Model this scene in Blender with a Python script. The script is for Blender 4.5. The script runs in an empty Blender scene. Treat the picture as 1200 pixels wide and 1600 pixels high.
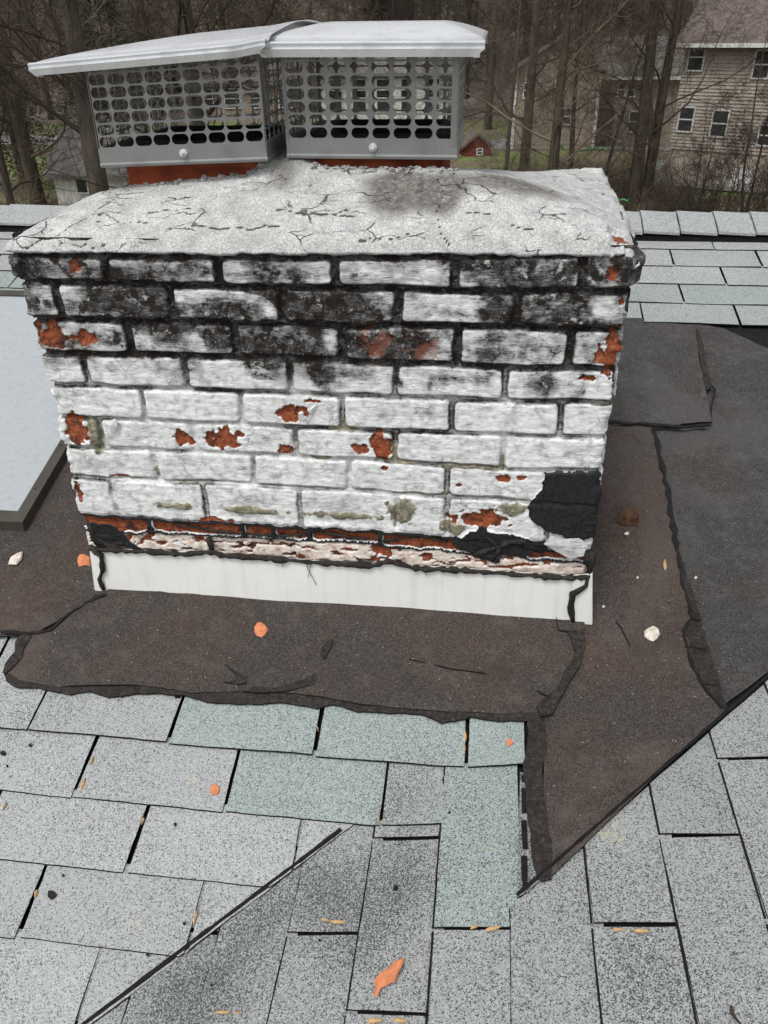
import bpy, math, random
import numpy as np
from mathutils import Vector, Matrix
from mathutils.geometry import delaunay_2d_cdt

scene = bpy.context.scene
# ------------------------------------------------------------------ camera
CP = np.array([0.79881, -1.44520, 0.33764])
CR = np.array([0.9924591254, 0.1218348192, -0.0134596135])
CU = np.array([-0.0523484586, 0.5205746706, 0.8522098634])
CF = np.array([-0.1108355686, 0.8450788656, -0.5230269473])
FPX = 1238.8
cd = bpy.data.cameras.new('camera'); cam = bpy.data.objects.new('camera', cd)
scene.collection.objects.link(cam); scene.camera = cam
cam.matrix_world = Matrix(((CR[0], CU[0], -CF[0], CP[0]), (CR[1], CU[1], -CF[1], CP[1]),
                           (CR[2], CU[2], -CF[2], CP[2]), (0, 0, 0, 1)))
cd.sensor_fit = 'VERTICAL'; cd.sensor_height = 24.0; cd.lens = 24.0 * FPX / 1600.0
cd.clip_start = 0.02; cd.clip_end = 1000
# ------------------------------------------------------------------ light (overcast)
SUN_EL, SUN_AZ = math.radians(62), math.radians(205)     # azimuth from +Y clockwise
w = bpy.data.worlds.new('World'); scene.world = w; w.use_nodes = True
nt = w.node_tree; bg = nt.nodes['Background']
sky = nt.nodes.new('ShaderNodeTexSky'); sky.sky_type = 'NISHITA'; sky.sun_disc = False
sky.sun_elevation = SUN_EL; sky.sun_rotation = SUN_AZ; sky.dust_density = 3.0; sky.air_density = 1.0; sky.ozone_density = 1.0
hs = nt.nodes.new('ShaderNodeHueSaturation'); hs.inputs['Saturation'].default_value = 0.13
nt.links.new(sky.outputs[0], hs.inputs['Color']); nt.links.new(hs.outputs[0], bg.inputs['Color'])
bg.inputs['Strength'].default_value = 0.13
sd = bpy.data.lights.new('sun', 'SUN'); sd.energy = 1.35; sd.angle = math.radians(17); sd.color = (1.0, 0.985, 0.96)
sun = bpy.data.objects.new('sun', sd); scene.collection.objects.link(sun)
sv = Vector((math.sin(SUN_AZ) * math.cos(SUN_EL), math.cos(SUN_AZ) * math.cos(SUN_EL), math.sin(SUN_EL)))
sun.rotation_euler = sv.to_track_quat('Z', 'Y').to_euler()
scene.view_settings.view_transform = 'Standard'; scene.view_settings.look = 'None'
scene.view_settings.exposure = 0.42; scene.view_settings.gamma = 1.0

rng = random.Random(7)
nrg = np.random.RandomState(5)
# ------------------------------------------------------------------ helpers
def ray(u, v): return CF + CR * (u - 600) / FPX - CU * (v - 800) / FPX
def at_y(u, v, y=0.0):
    d = ray(u, v); return CP + d * (y - CP[1]) / d[1]
def at_z(u, v, z):
    d = ray(u, v); return CP + d * (z - CP[2]) / d[2]
ZF, SM, ZR, SR = -0.8278, 0.26, -1.1075, 0.23
YRIDGE = 1.86
def Hn(x, y):
    a = ZF + SM * y; b = ZR + SR * x; k = 0.012
    d = np.clip(0.5 + 0.5 * (b - a) / k, 0, 1)
    m = a * (1 - d) + b * d + k * d * (1 - d)
    return m
def on_roof(u, v, off=0.0):
    d = ray(u, v)
    t1 = (ZF + off + SM * CP[1] - CP[2]) / (d[2] - SM * d[1])
    t2 = (ZR + off + SR * CP[0] - CP[2]) / (d[2] - SR * d[0])
    c = [t for t in (t1, t2) if t > 0]
    P = CP + d * min(c)
    return P
def rxy(pts, off=0.004): return [tuple(on_roof(u, v, off)[:2]) for u, v in pts]

def h2(ix, iy, s):
    n = (ix.astype(np.int64) * 374761393 + iy.astype(np.int64) * 668265263 + s * 1442695041) & 0xffffffff
    n = ((n ^ (n >> 13)) * 1274126177) & 0xffffffff
    return ((n ^ (n >> 16)) & 0xffff) / 65535.0
def vn(x, y, s=0):
    x = np.asarray(x, float); y = np.asarray(y, float)
    ix = np.floor(x); iy = np.floor(y); fx = x - ix; fy = y - iy
    fx = fx * fx * (3 - 2 * fx); fy = fy * fy * (3 - 2 * fy)
    a = h2(ix, iy, s); b = h2(ix + 1, iy, s); c = h2(ix, iy + 1, s); d = h2(ix + 1, iy + 1, s)
    return (a * (1 - fx) + b * fx) * (1 - fy) + (c * (1 - fx) + d * fx) * fy
def fbm(x, y, s=0, o=4):
    r = 0; a = 0.5; t = 0
    for i in range(o):
        r = r + a * vn(x * 2 ** i + 17.3 * i, y * 2 ** i + 9.1 * i, s + i); t += a; a *= 0.5
    return r / t
def ss(a, b, x):
    t = np.clip((x - a) / (b - a), 0, 1); return t * t * (3 - 2 * t)

def link(o, parent=None):
    scene.collection.objects.link(o)
    if parent is not None: o.parent = parent
    return o
def tag(o, label=None, cat=None, group=None, kind=None):
    if label: o['label'] = label
    if cat: o['category'] = cat
    if group: o['group'] = group
    if kind: o['kind'] = kind
    return o
def empty(name, loc=(0, 0, 0)):
    o = bpy.data.objects.new(name, None); o.location = loc; o.empty_display_size = 0.1
    link(o); return o
def mesh_obj(name, V, F, mat, parent=None, smooth=False, attrs=None, world_loc=None):
    me = bpy.data.meshes.new(name)
    V = np.asarray(V, float).reshape(-1, 3)
    loc = (0, 0, 0)
    if world_loc is not None:
        loc = tuple(world_loc); V = V - np.array(loc)
    elif parent is not None:
        V = V - np.array(parent.location)
    if isinstance(F, np.ndarray):
        n = len(F); k = F.shape[1]
        me.vertices.add(len(V)); me.vertices.foreach_set('co', V.ravel())
        me.loops.add(n * k); me.loops.foreach_set('vertex_index', F.ravel().astype(np.int32))
        me.polygons.add(n); me.polygons.foreach_set('loop_start', np.arange(0, n * k, k, dtype=np.int32))
        me.polygons.foreach_set('loop_total', np.full(n, k, dtype=np.int32))
        me.update(calc_edges=True)
    else:
        me.from_pydata([tuple(p) for p in V], [], F)
    if attrs:
        for an, val in attrs.items():
            val = np.asarray(val, float)
            if val.ndim == 1:
                a = me.attributes.new(an, 'FLOAT', 'POINT'); a.data.foreach_set('value', val)
    me.polygons.foreach_set('use_smooth', np.full(len(me.polygons), smooth))
    if mat: me.materials.append(mat)
    me.update(); me.validate()
    o = bpy.data.objects.new(name, me); o.location = loc
    return link(o, parent)

class MB:
    def __init__(s): s.V = []; s.F = []; s.T = []; s.R = []
    def add(s, vs, fs, tone=None, rim0=None):
        b = len(s.V); s.V.extend([tuple(v) for v in vs])
        if rim0 is not None: s.R.extend(range(len(s.F) + rim0, len(s.F) + len(fs)))
        s.F.extend([tuple(i + b for i in f) for f in fs])
        if tone is not None: s.T.extend([tone] * len(vs))
    def box(s, c, d, R=None, bev=0.0):
        x, y, z = [k / 2 for k in d]
        P = [(-x, -y, -z), (x, -y, -z), (x, y, -z), (-x, y, -z), (-x, -y, z), (x, -y, z), (x, y, z), (-x, y, z)]
        if R is not None: P = [tuple(R @ Vector(p)) for p in P]
        s.add([(p[0] + c[0], p[1] + c[1], p[2] + c[2]) for p in P],
              [(0, 3, 2, 1), (4, 5, 6, 7), (0, 1, 5, 4), (1, 2, 6, 5), (2, 3, 7, 6), (3, 0, 4, 7)])
    def tube(s, pts, rad, n=6, cap=True):
        pts = [Vector(p) for p in pts]
        prev = None; b = len(s.V)
        for i, p in enumerate(pts):
            t = (pts[min(i + 1, len(pts) - 1)] - pts[max(i - 1, 0)])
            t = t.normalized() if t.length > 1e-9 else Vector((0, 0, 1))
            if prev is None:
                a = Vector((0, 0, 1)) if abs(t.z) < .9 else Vector((1, 0, 0)); u = t.cross(a).normalized()
            else:
                u = prev - t * prev.dot(t); u = u.normalized() if u.length > 1e-6 else t.orthogonal().normalized()
            prev = u; q = t.cross(u); r = rad[i] if hasattr(rad, '__len__') else rad
            for k in range(n):
                a = 2 * math.pi * k / n
                s.V.append(tuple(p + u * (math.cos(a) * r) + q * (math.sin(a) * r)))
        for i in range(len(pts) - 1):
            for k in range(n):
                k2 = (k + 1) % n
                s.F.append((b + i * n + k, b + i * n + k2, b + (i + 1) * n + k2, b + (i + 1) * n + k))
        if cap:
            s.F.append(tuple(b + k for k in reversed(range(n)))); e = b + (len(pts) - 1) * n
            s.F.append(tuple(e + k for k in range(n)))
    def build(s, name, mat, parent=None, smooth=False, world_loc=None):
        at = {'tone': s.T} if s.T and len(s.T) == len(s.V) else None
        o = mesh_obj(name, s.V, s.F, mat, parent, smooth, at, world_loc)
        if s.R and len(o.data.polygons) == len(s.F):
            o.data.materials.append(M_UND); a = np.zeros(len(s.F), dtype=np.int32); a[np.array(s.R)] = 1; o.data.polygons.foreach_set('material_index', a)
            sm = np.full(len(s.F), smooth); sm[np.array(s.R)] = False; o.data.polygons.foreach_set('use_smooth', sm)
        return o

# ------------------------------------------------------------------ materials
class NM:
    """tiny node helper"""
    def __init__(s, name, rough=0.8, metal=0.0, spec=None):
        s.m = bpy.data.materials.new(name); s.m.use_nodes = True; s.t = s.m.node_tree
        s.b = s.t.nodes['Principled BSDF']; s.b.inputs['Roughness'].default_value = rough
        s.b.inputs['Metallic'].default_value = metal
        s.b.inputs['Specular IOR Level'].default_value = spec if spec is not None else (.16 if metal == 0 else .5)
        s.co = s.t.nodes.new('ShaderNodeTexCoord').outputs['Object']
    def n(s, ty, **k):
        o = s.t.nodes.new(ty)
        for a, b in k.items(): setattr(o, a, b)
        return o
    def l(s, a, b): s.t.links.new(a, b)
    def mapping(s, scale=(1, 1, 1), rot=(0, 0, 0), co=None):
        m = s.n('ShaderNodeMapping'); m.inputs['Scale'].default_value = scale; m.inputs['Rotation'].default_value = rot
        s.l(co or s.co, m.inputs['Vector']); return m.outputs[0]
    def noise(s, scale, detail=4, rough=.55, dist=0, co=None):
        o = s.n('ShaderNodeTexNoise'); o.inputs['Scale'].default_value = scale; o.inputs['Detail'].default_value = detail
        o.inputs['Roughness'].default_value = rough; o.inputs['Distortion'].default_value = dist
        s.l(co or s.co, o.inputs['Vector']); return o.outputs['Fac']
    def vor(s, scale, feature='F1', out='Distance', co=None, rnd=1):
        o = s.n('ShaderNodeTexVoronoi', feature=feature); o.inputs['Scale'].default_value = scale
        o.inputs['Randomness'].default_value = rnd
        s.l(co or s.co, o.inputs['Vector']); return o.outputs[out]
    def ramp(s, fac, stops, interp='LINEAR'):
        o = s.n('ShaderNodeValToRGB'); cr = o.color_ramp; cr.interpolation = interp
        while len(cr.elements) < len(stops): cr.elements.new(0.5)
        for e, (p, c) in zip(cr.elements, stops):
            e.position = p; c = (c, c, c) if not hasattr(c, '__len__') else c
            e.color = (c[0], c[1], c[2], 1)
        s.l(fac, o.inputs[0]); return o.outputs[0]
    def mix(s, fac, a, b, mode='MIX'):
        o = s.n('ShaderNodeMix', data_type='RGBA', blend_type=mode)
        for sock, val in ((o.inputs[0], fac), (o.inputs[6], a), (o.inputs[7], b)):
            if hasattr(val, 'is_linked'): s.l(val, sock)
            elif hasattr(val, '__len__'): sock.default_value = (*val[:3], 1)
            else: sock.default_value = val if sock == o.inputs[0] else (val, val, val, 1)
        return o.outputs[2]
    def math(s, op, a, b=0.0, c=None, clamp=False):
        o = s.n('ShaderNodeMath', operation=op); o.use_clamp = clamp
        for i, v in enumerate((a, b) if c is None else (a, b, c)):
            if hasattr(v, 'is_linked'): s.l(v, o.inputs[i])
            else: o.inputs[i].default_value = v
        return o.outputs[0]
    def sstep(s, x, a, b):
        o = s.n('ShaderNodeMapRange', interpolation_type='SMOOTHSTEP'); s.l(x, o.inputs[0])
        o.inputs[1].default_value = a; o.inputs[2].default_value = b; return o.outputs[0]
    def attr(s, name):
        o = s.n('ShaderNodeAttribute', attribute_name=name); return o.outputs['Fac']
    def attrc(s, name):
        o = s.n('ShaderNodeAttribute', attribute_name=name); return o.outputs['Color']
    def bump(s, h, dist=0.001, strength=1.0):
        o = s.n('ShaderNodeBump'); o.inputs['Distance'].default_value = dist; o.inputs['Strength'].default_value = strength
        s.l(h, o.inputs['Height']); s.l(o.outputs[0], s.b.inputs['Normal']); return o
    def col(s, c):
        if hasattr(c, 'is_linked'): s.l(c, s.b.inputs['Base Color'])
        else: s.b.inputs['Base Color'].default_value = (*c, 1)
        return s
    def rgh(s, r): s.l(r, s.b.inputs['Roughness'])

def mat_masonry():
    m = NM('painted_brick', 0.85)
    soot, bare, tar, cem, brick = [m.attr(a) for a in ('soot', 'bare', 'tar', 'cement', 'isbrick')]
    fine = m.noise(420, 5, .65)
    mid = m.noise(55, 6, .6)
    strk = m.noise(1, 6, .7, co=m.mapping((60, 60, 420)))          # horizontal brush and wire-cut texture
    white = m.ramp(mid, [(.33, (.44, .44, .43)), (.46, (.70, .71, .70)), (.60, (.80, .81, .80))])
    white = m.mix(m.math('MULTIPLY', m.sstep(m.noise(17, 7, .75), .53, .66), .5), white, (.36, .355, .35))
    white = m.mix(m.sstep(strk, .52, .70), white, (.40, .395, .385))
    pit = m.sstep(fine, .60, .70)
    white = m.mix(m.math('MULTIPLY', pit, .55), white, (.22, .215, .21))
    hair = m.vor(26, 'DISTANCE_TO_EDGE', co=m.mapping((1, 1, 1.6)))
    hm = m.math('MULTIPLY', m.math('SUBTRACT', 1.0, m.sstep(hair, .004, .03)), m.sstep(m.noise(9), .5, .62))
    white = m.mix(m.math('MULTIPLY', hm, .55), white, (.13, .12, .11))
    # soot and black lichen, broken up by fine noise
    sfield = m.math('ADD', soot, m.math('MULTIPLY', m.math('SUBTRACT', m.noise(110, 8, .78), .5), 1.5))
    sfield = m.math('ADD', sfield, m.math('MULTIPLY', m.math('SUBTRACT', strk, .5), 1.5))
    sootc = m.ramp(m.noise(240, 5, .75), [(.38, (.007, .006, .006)), (.56, (.028, .025, .024)), (.70, (.15, .145, .14))])
    c = m.mix(m.math('MULTIPLY', m.sstep(soot, .04, .75), .52), white, (.17, .168, .168))
    c = m.mix(m.math('MULTIPLY', m.sstep(sfield, .16, 1.02), .93), c, sootc)
    crust = m.math('ADD', m.noise(34, 8, .78, .3), m.math('MULTIPLY', soot, .24))
    c = m.mix(m.math('MULTIPLY', m.math('MULTIPLY', m.sstep(crust, .70, .745), m.sstep(soot, .22, .4)), .9), c, (.016, .011, .009))
    chipw = m.math('MULTIPLY', m.sstep(m.noise(48, 8, .75, .4), .585, .615), m.math('MULTIPLY', m.sstep(soot, .25, .4), m.math('MULTIPLY', m.sstep(brick, .6, .95), .72)))
    c = m.mix(chipw, c, (.56, .555, .54))
    # mortar cement that has lost its paint
    cc = m.ramp(m.noise(90, 5, .65), [(.3, (.085, .080, .050)), (.5, (.21, .20, .145)), (.65, (.36, .34, .235)), (.8, (.30, .30, .27))])
    c = m.mix(m.sstep(m.math('ADD', cem, m.math('MULTIPLY', m.math('SUBTRACT', mid, .5), .5)), .35, .6), c, cc)
    # bare clay where the face has popped off
    bc = m.ramp(m.noise(110, 6, .7), [(.3, (.085, .022, .012)), (.5, (.26, .070, .030)), (.72, (.36, .115, .055))])
    bc = m.mix(m.sstep(m.noise(36, 3, .5), .52, .66), bc, (.060, .028, .020))
    bc = m.mix(m.math('MULTIPLY', m.sstep(m.noise(170, 4, .7), .58, .66), .7), bc, (.45, .24, .17))
    rim = m.math('MULTIPLY', m.sstep(bare, .30, .40), m.math('SUBTRACT', 1.0, m.sstep(bare, .48, .56)))
    c = m.mix(m.sstep(bare, .47, .52), c, bc)
    pink = m.attr('cream')
    pc = m.ramp(m.noise(60, 6, .65), [(.3, (.34, .20, .15)), (.45, (.66, .55, .47)), (.6, (.80, .74, .66))])
    c = m.mix(m.sstep(pink, .4, .6), c, pc)
    tc = m.ramp(m.noise(120, 4, .6), [(.3, (.010, .010, .011)), (.7, (.030, .030, .032))])
    tm = m.sstep(m.math('ADD', tar, m.math('MULTIPLY', m.math('SUBTRACT', m.noise(80, 4, .6), .5), .30)), .46, .54)
    c = m.mix(tm, c, tc)
    m.col(c)
    m.rgh(m.math('SUBTRACT', .88, m.math('MULTIPLY', tm, .42)))
    hgt = m.math('ADD', m.math('MULTIPLY', strk, .9), m.math('ADD', m.math('MULTIPLY', mid, .8), m.math('MULTIPLY', fine, .55)))
    hgt = m.math('MULTIPLY', hgt, m.math('SUBTRACT', 1.0, m.math('MULTIPLY', tm, .8)))
    m.bump(hgt, .0016, .9)
    return m.m

def mat_crown():
    m = NM('painted_mortar', 0.9)
    stain, crack = m.attr('stain'), m.attr('crack')
    mid = m.noise(30, 6, .6); fine = m.noise(380, 4, .7)
    c = m.ramp(mid, [(.3, (.40, .40, .395)), (.5, (.54, .54, .53)), (.7, (.66, .66, .65))])
    sp = m.vor(300, 'F1', 'Distance')
    c = m.mix(m.math('MULTIPLY', m.sstep(fine, .50, .62), .62), c, (.20, .195, .19))
    c = m.mix(m.math('MULTIPLY', m.sstep(m.noise(1, 6, .75, co=m.mapping((26, 70, 30))), .56, .66), .45), c, (.16, .155, .15))
    # crazing
    dv = m.n('ShaderNodeVectorMath', operation='ADD'); nz = m.n('ShaderNodeTexNoise'); nz.inputs['Scale'].default_value = 30
    nz.inputs['Detail'].default_value = 4
    sc = m.n('ShaderNodeVectorMath', operation='SCALE'); sc.inputs['Scale'].default_value = .030
    m.l(m.co, nz.inputs['Vector']); m.l(nz.outputs['Color'], sc.inputs[0]); m.l(m.co, dv.inputs[0]); m.l(sc.outputs[0], dv.inputs[1])
    e1 = m.vor(17, 'DISTANCE_TO_EDGE', co=m.mapping((.6, 2.1, 1), co=dv.outputs[0])); e2 = m.vor(120, 'DISTANCE_TO_EDGE', co=dv.outputs[0])
    k1 = m.math('MULTIPLY', m.math('SUBTRACT', 1.0, m.sstep(e1, .004, .026)), m.sstep(m.noise(14, 4), .49, .57))
    k2 = m.math('MULTIPLY', m.math('SUBTRACT', 1.0, m.sstep(e2, .02, .12)), .22)
    kk = m.math('MAXIMUM', m.math('MAXIMUM', k1, k2), m.sstep(crack, .3, .7))
    st = m.math('ADD', stain, m.math('MULTIPLY', m.math('SUBTRACT', m.noise(45, 6, .7), .5), .75))
    sc2 = m.ramp(m.noise(90, 5, .65), [(.3, (.055, .050, .045)), (.55, (.17, .16, .145)), (.8, (.42, .40, .36))])
    c = m.mix(m.math('MULTIPLY', m.sstep(st, .30, .95), .92), c, sc2)
    c = m.mix(m.math('MULTIPLY', kk, .88), c, (.026, .023, .021))
    br = m.ramp(m.noise(110, 6, .7), [(.3, (.10, .03, .018)), (.6, (.30, .095, .05))])
    c = m.mix(m.sstep(m.attr('bare'), .45, .55), c, br)
    m.col(c)
    h = m.math('SUBTRACT', m.math('ADD', m.math('MULTIPLY', fine, .6), m.math('MULTIPLY', mid, 1.6)), m.math('MULTIPLY', kk, 1.4))
    m.bump(h, .0018, .9)
    return m.m

def mat_shingle(name, light, dark, darkfrac=.42, green=(.245, .285, .275)):
    m = NM(name, 0.9)
    tone = m.attr('tone')                    # 0..1 weathered grey .. , >1 newer green tabs
    cc = m.n('ShaderNodeTexVoronoi', feature='F1'); cc.inputs['Scale'].default_value = 560; m.l(m.co, cc.inputs['Vector'])
    sep = m.n('ShaderNodeSeparateColor'); m.l(cc.outputs['Color'], sep.inputs[0])
    gr = sep.outputs[0]; gr2 = sep.outputs[1]
    cl = m.noise(300, 3, .6)
    g = m.math('ADD', gr, m.math('MULTIPLY', m.math('SUBTRACT', cl, .5), 1.3))
    wear = m.noise(5.0, 5, .6)
    wear2 = m.noise(24, 4, .6)
    wsum = m.math('ADD', m.math('MULTIPLY', m.math('SUBTRACT', wear, .5), .8), m.math('MULTIPLY', m.math('SUBTRACT', wear2, .5), .35))
    g = m.math('ADD', g, m.math('MULTIPLY', wsum, -.55))
    g = m.math('SUBTRACT', g, m.math('MULTIPLY', m.attr('dirt'), .42))
    lc = m.mix(m.sstep(gr2, .2, .8), light, [k * .70 for k in light])
    lg = m.mix(m.sstep(gr2, .2, .8), green, [k * 1.5 for k in green])
    lc = m.mix(m.sstep(tone, 1.0, 1.4), lc, lg)
    lc = m.mix(m.math('MULTIPLY', m.math('SUBTRACT', .62, m.math('FRACT', tone)), .55, clamp=True), lc, [k * .62 for k in light])
    dk = m.mix(m.sstep(gr2, .6, .8), dark, [k * 3.2 for k in dark])
    c = m.mix(m.sstep(g, darkfrac - .13, darkfrac + .07), dk, lc)
    li = m.math('MULTIPLY', m.sstep(m.noise(7.5, 2), .70, .74), m.sstep(m.noise(120, 3, .7), .50, .58))
    c = m.mix(m.math('MULTIPLY', li, .7), c, (.42, .42, .30))
    m.col(c)
    m.bump(m.math('ADD', gr, cl), .0012, .8)
    return m.m

def mat_felt(name, base, rust=(.088, .058, .043), rustamt=.5):
    m = NM(name, 0.93)
    v = m.n('ShaderNodeTexVoronoi'); v.inputs['Scale'].default_value = 620; m.l(m.co, v.inputs['Vector'])
    sep = m.n('ShaderNodeSeparateColor'); m.l(v.outputs['Color'], sep.inputs[0])
    big = m.noise(3.6, 5, .6); md = m.noise(26, 5, .65)
    c = m.mix(m.sstep(sep.outputs[0], .15, .95), [k * .45 for k in base], [k * 1.45 for k in base])
    c = m.mix(m.math('MULTIPLY', m.sstep(big, .42, .68), rustamt), c, m.mix(sep.outputs[0], [k * .45 for k in rust], [k * 1.3 for k in rust]))
    c = m.mix(m.math('MULTIPLY', m.sstep(md, .50, .72), .38), c, [k * 1.9 for k in base])
    c = m.mix(m.math('MULTIPLY', m.sstep(m.noise(2.1, 6, .72, .6), .50, .62), .35), c, [k * 1.7 for k in base])
    c = m.mix(m.math('MULTIPLY', m.sstep(m.noise(11, 6, .7), .58, .72), .45), c, [k * .5 for k in base])
    c = m.mix(m.math('MULTIPLY', m.sstep(sep.outputs[1], .9985, .9995), .8), c, (.5, .48, .45))
    m.col(c); m.bump(m.math('ADD', m.math('MULTIPLY', sep.outputs[0], .5), m.math('MULTIPLY', md, 3.0)), .0014, .8)
    return m.m

def mat_tar():
    m = NM('roof_tar', 0.55)
    c = m.ramp(m.noise(70, 6, .7), [(.3, (.006, .006, .006)), (.6, (.018, .016, .015)), (.8, (.05, .045, .04))])
    m.col(c); m.bump(m.noise(90, 5, .65), .002, .8); return m.m

def mat_felt_tar():
    m = NM('weathered_tar', 0.75)
    c = m.ramp(m.noise(110, 6, .7), [(.3, (.009, .008, .007)), (.55, (.030, .026, .023)), (.75, (.075, .066, .058))])
    c = m.mix(m.math('MULTIPLY', m.sstep(m.noise(19, 6, .7), .5, .66), .5), c, (.010, .009, .008))
    c = m.mix(m.math('MULTIPLY', m.sstep(m.noise(420, 3, .7), .62, .68), .6), c, (.22, .20, .18))
    m.col(c); m.bump(m.noise(90, 5, .65), .002, .8); return m.m

def mat_simple(name, c, rough=.7, metal=0, var=.25, scale=20, bumpd=0, c2=None):
    m = NM(name, rough, metal)
    c2 = c2 or [k * (1 - var) for k in c]
    m.col(m.mix(m.sstep(m.noise(scale, 5, .6), .35, .65), c, c2))
    if bumpd: m.bump(m.noise(scale * 3, 5, .6), bumpd, .8)
    return m.m

def mat_steel(name, c, rough, met=.7):
    m = NM(name, rough, 0.85)
    n1 = m.noise(14, 5, .6, 0.4); n2 = m.noise(1, 4, .6, co=m.mapping((40, 400, 40)))
    cc = m.mix(m.sstep(n1, .45, .75), c, [k * .72 for k in c])
    sp = m.sstep(m.noise(220, 3, .6), .66, .74)
    cc = m.mix(m.math('MULTIPLY', sp, .35), cc, (.85, .86, .88)); m.b.inputs['Metallic'].default_value = met
    m.col(cc); m.rgh(m.math('ADD', rough - .06, m.math('MULTIPLY', n1, .2)))
    m.bump(m.math('ADD', n1, m.math('MULTIPLY', n2, .15)), .0012, .5); return m.m

M_BRICK = mat_masonry(); M_CROWN = mat_crown()
M_SH = mat_shingle('asphalt_granules', (.455, .47, .472), (.11, .113, .113), .26)
M_SH2 = mat_shingle('asphalt_granules_worn', (.385, .40, .395), (.075, .079, .079), .33, (.245, .285, .275))
M_FB = mat_felt('brown_felt', (.062, .053, .048))
M_FG = mat_felt('grey_felt', (.060, .058, .057), rustamt=.15)
M_TAR = mat_tar(); M_TAR2 = mat_felt_tar()
M_UND = mat_simple('black_underlay', (.012, .012, .012), .8, 0, .4, 60)
M_WHITE = mat_simple('white_coil_metal', (.84, .84, .81), .38, 0, .05, 6)
m = NM('white_coil_metal', .42, 0, .4)
_a = m.noise(1, 5, .65, co=m.mapping((38, 38, 2.2))); _b = m.noise(5, 5, .6); _c = m.noise(180, 3, .6)
_w = m.mix(m.math('MULTIPLY', m.sstep(_a, .48, .76), .45), (.80, .80, .77), (.56, .54, .49))
_w = m.mix(m.math('MULTIPLY', m.sstep(_b, .5, .75), .25), _w, (.62, .61, .57)); _w = m.mix(m.math('MULTIPLY', m.sstep(_c, .68, .76), .5), _w, (.30, .26, .22))
m.col(_w); m.bump(m.math('ADD', m.noise(7, 2), m.math('MULTIPLY', _b, .4)), .008, .5); M_WHITE = m.m
M_STEEL = mat_steel('stainless_sheet', (.31, .315, .31), .36, .6)
M_LID = mat_steel('stainless_lid', (.84, .85, .87), .24, .55)
M_CLAY = mat_simple('clay_flue', (.26, .060, .028), .85, 0, .5, 18, .001)
M_FRAME = mat_simple('bronze_aluminium', (.080, .072, .058), .42, .35, .25, 14)

# =================================================================== ROOF
roof = empty('house_roof', (0.5, 0.6, -0.8))
tag(roof, 'grey green asphalt shingle roof with dark felt patches around the painted brick chimney', 'roof')

def clip(poly, planes):
    for (a, b, c) in planes:      # keep a*x+b*y >= c
        out = []
        for i in range(len(poly)):
            p, q = poly[i], poly[(i + 1) % len(poly)]
            dp = a * p[0] + b * p[1] - c; dq = a * q[0] + b * q[1] - c
            if dp >= 0: out.append(p)
            if (dp >= 0) != (dq >= 0):
                t = dp / (dp - dq); out.append((p[0] + t * (q[0] - p[0]), p[1] + t * (q[1] - p[1])))
        poly = out
        if len(poly) < 3: return []
    return poly
def refine(poly, step, rag=0.0, seed=0):
    out = []
    for i in range(len(poly)):
        p, q = np.array(poly[i]), np.array(poly[(i + 1) % len(poly)])
        L = np.linalg.norm(q - p); n = max(1, int(L / step))
        nrm = np.array([-(q - p)[1], (q - p)[0]]) / max(L, 1e-9)
        for k in range(n):
            a = p + (q - p) * k / n
            r = (float(fbm(np.array([a[0] * 40]), np.array([a[1] * 40]), seed, 3)[0]) - .5) * 2 * rag
            out.append(tuple(a + nrm * r))
    return out
def inside(P, poly):
    x, y = P[:, 0], P[:, 1]; r = np.zeros(len(P), bool); n = len(poly); j = n - 1
    for i in range(n):
        xi, yi = poly[i]; xj, yj = poly[j]
        c = ((yi > y) != (yj > y)) & (x < (xj - xi) * (y - yi) / ((yj - yi) if yj != yi else 1e-12) + xi)
        r ^= c; j = i
    return r
def sheet(mb, poly, off, thick, step=.04, rim=.02, rag=0, tone=None, hfn=Hn, seed=0, curl=None):
    """draped sheet with a real rim; off may be a function of arrays x, y"""
    pl = refine(poly, rim, rag, seed)
    if len(pl) < 3: return
    A = np.array(pl); lo = A.min(0); hi = A.max(0)
    gx = np.arange(lo[0] + step * .5, hi[0], step); gy = np.arange(lo[1] + step * .5, hi[1], step)
    inner = []
    if len(gx) and len(gy):
        G = np.array([(a, b) for a in gx for b in gy]); G += (nrg.rand(*G.shape) - .5) * step * .15
        G = G[inside(G, pl)]
        # keep clear of the border
        if len(G):
            B = np.array(pl); d = np.sqrt(((G[:, None, :] - B[None]) ** 2).sum(2)).min(1)
            inner = [tuple(g) for g in G[d > step * .3]]
    n = len(pl)
    res = delaunay_2d_cdt([Vector(p) for p in pl] + [Vector(p) for p in inner], [], [list(range(n))], 1, 1e-7)
    vs = np.array([(v.x, v.y) for v in res[0]])
    z = hfn(vs[:, 0], vs[:, 1]) + (off(vs[:, 0], vs[:, 1]) if callable(off) else off)
    top = [(vs[i, 0], vs[i, 1], z[i]) for i in range(len(vs))]
    F = [tuple(f) for f in res[2]]
    # orientation up
    F2 = []
    for f in F:
        a, b, c = [vs[k] for k in f[:3]]
        cr = (b[0] - a[0]) * (c[1] - a[1]) - (b[1] - a[1]) * (c[0] - a[0])
        F2.append(f if cr > 0 else tuple(reversed(f)))
    # rim from boundary edges
    ec = {}; nrim = len(F2)
    for f in F2:
        for i in range(len(f)):
            ec[(f[i], f[(i + 1) % len(f)])] = 1
    V = list(top); mp = {}
    for (a, b) in list(ec):
        if (b, a) not in ec:
            for k in (a, b):
                if k not in mp: mp[k] = len(V); V.append((top[k][0], top[k][1], top[k][2] - thick))
            F2.append((b, a, mp[a], mp[b]))
    mb.add(V, F2, tone, nrim)

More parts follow.
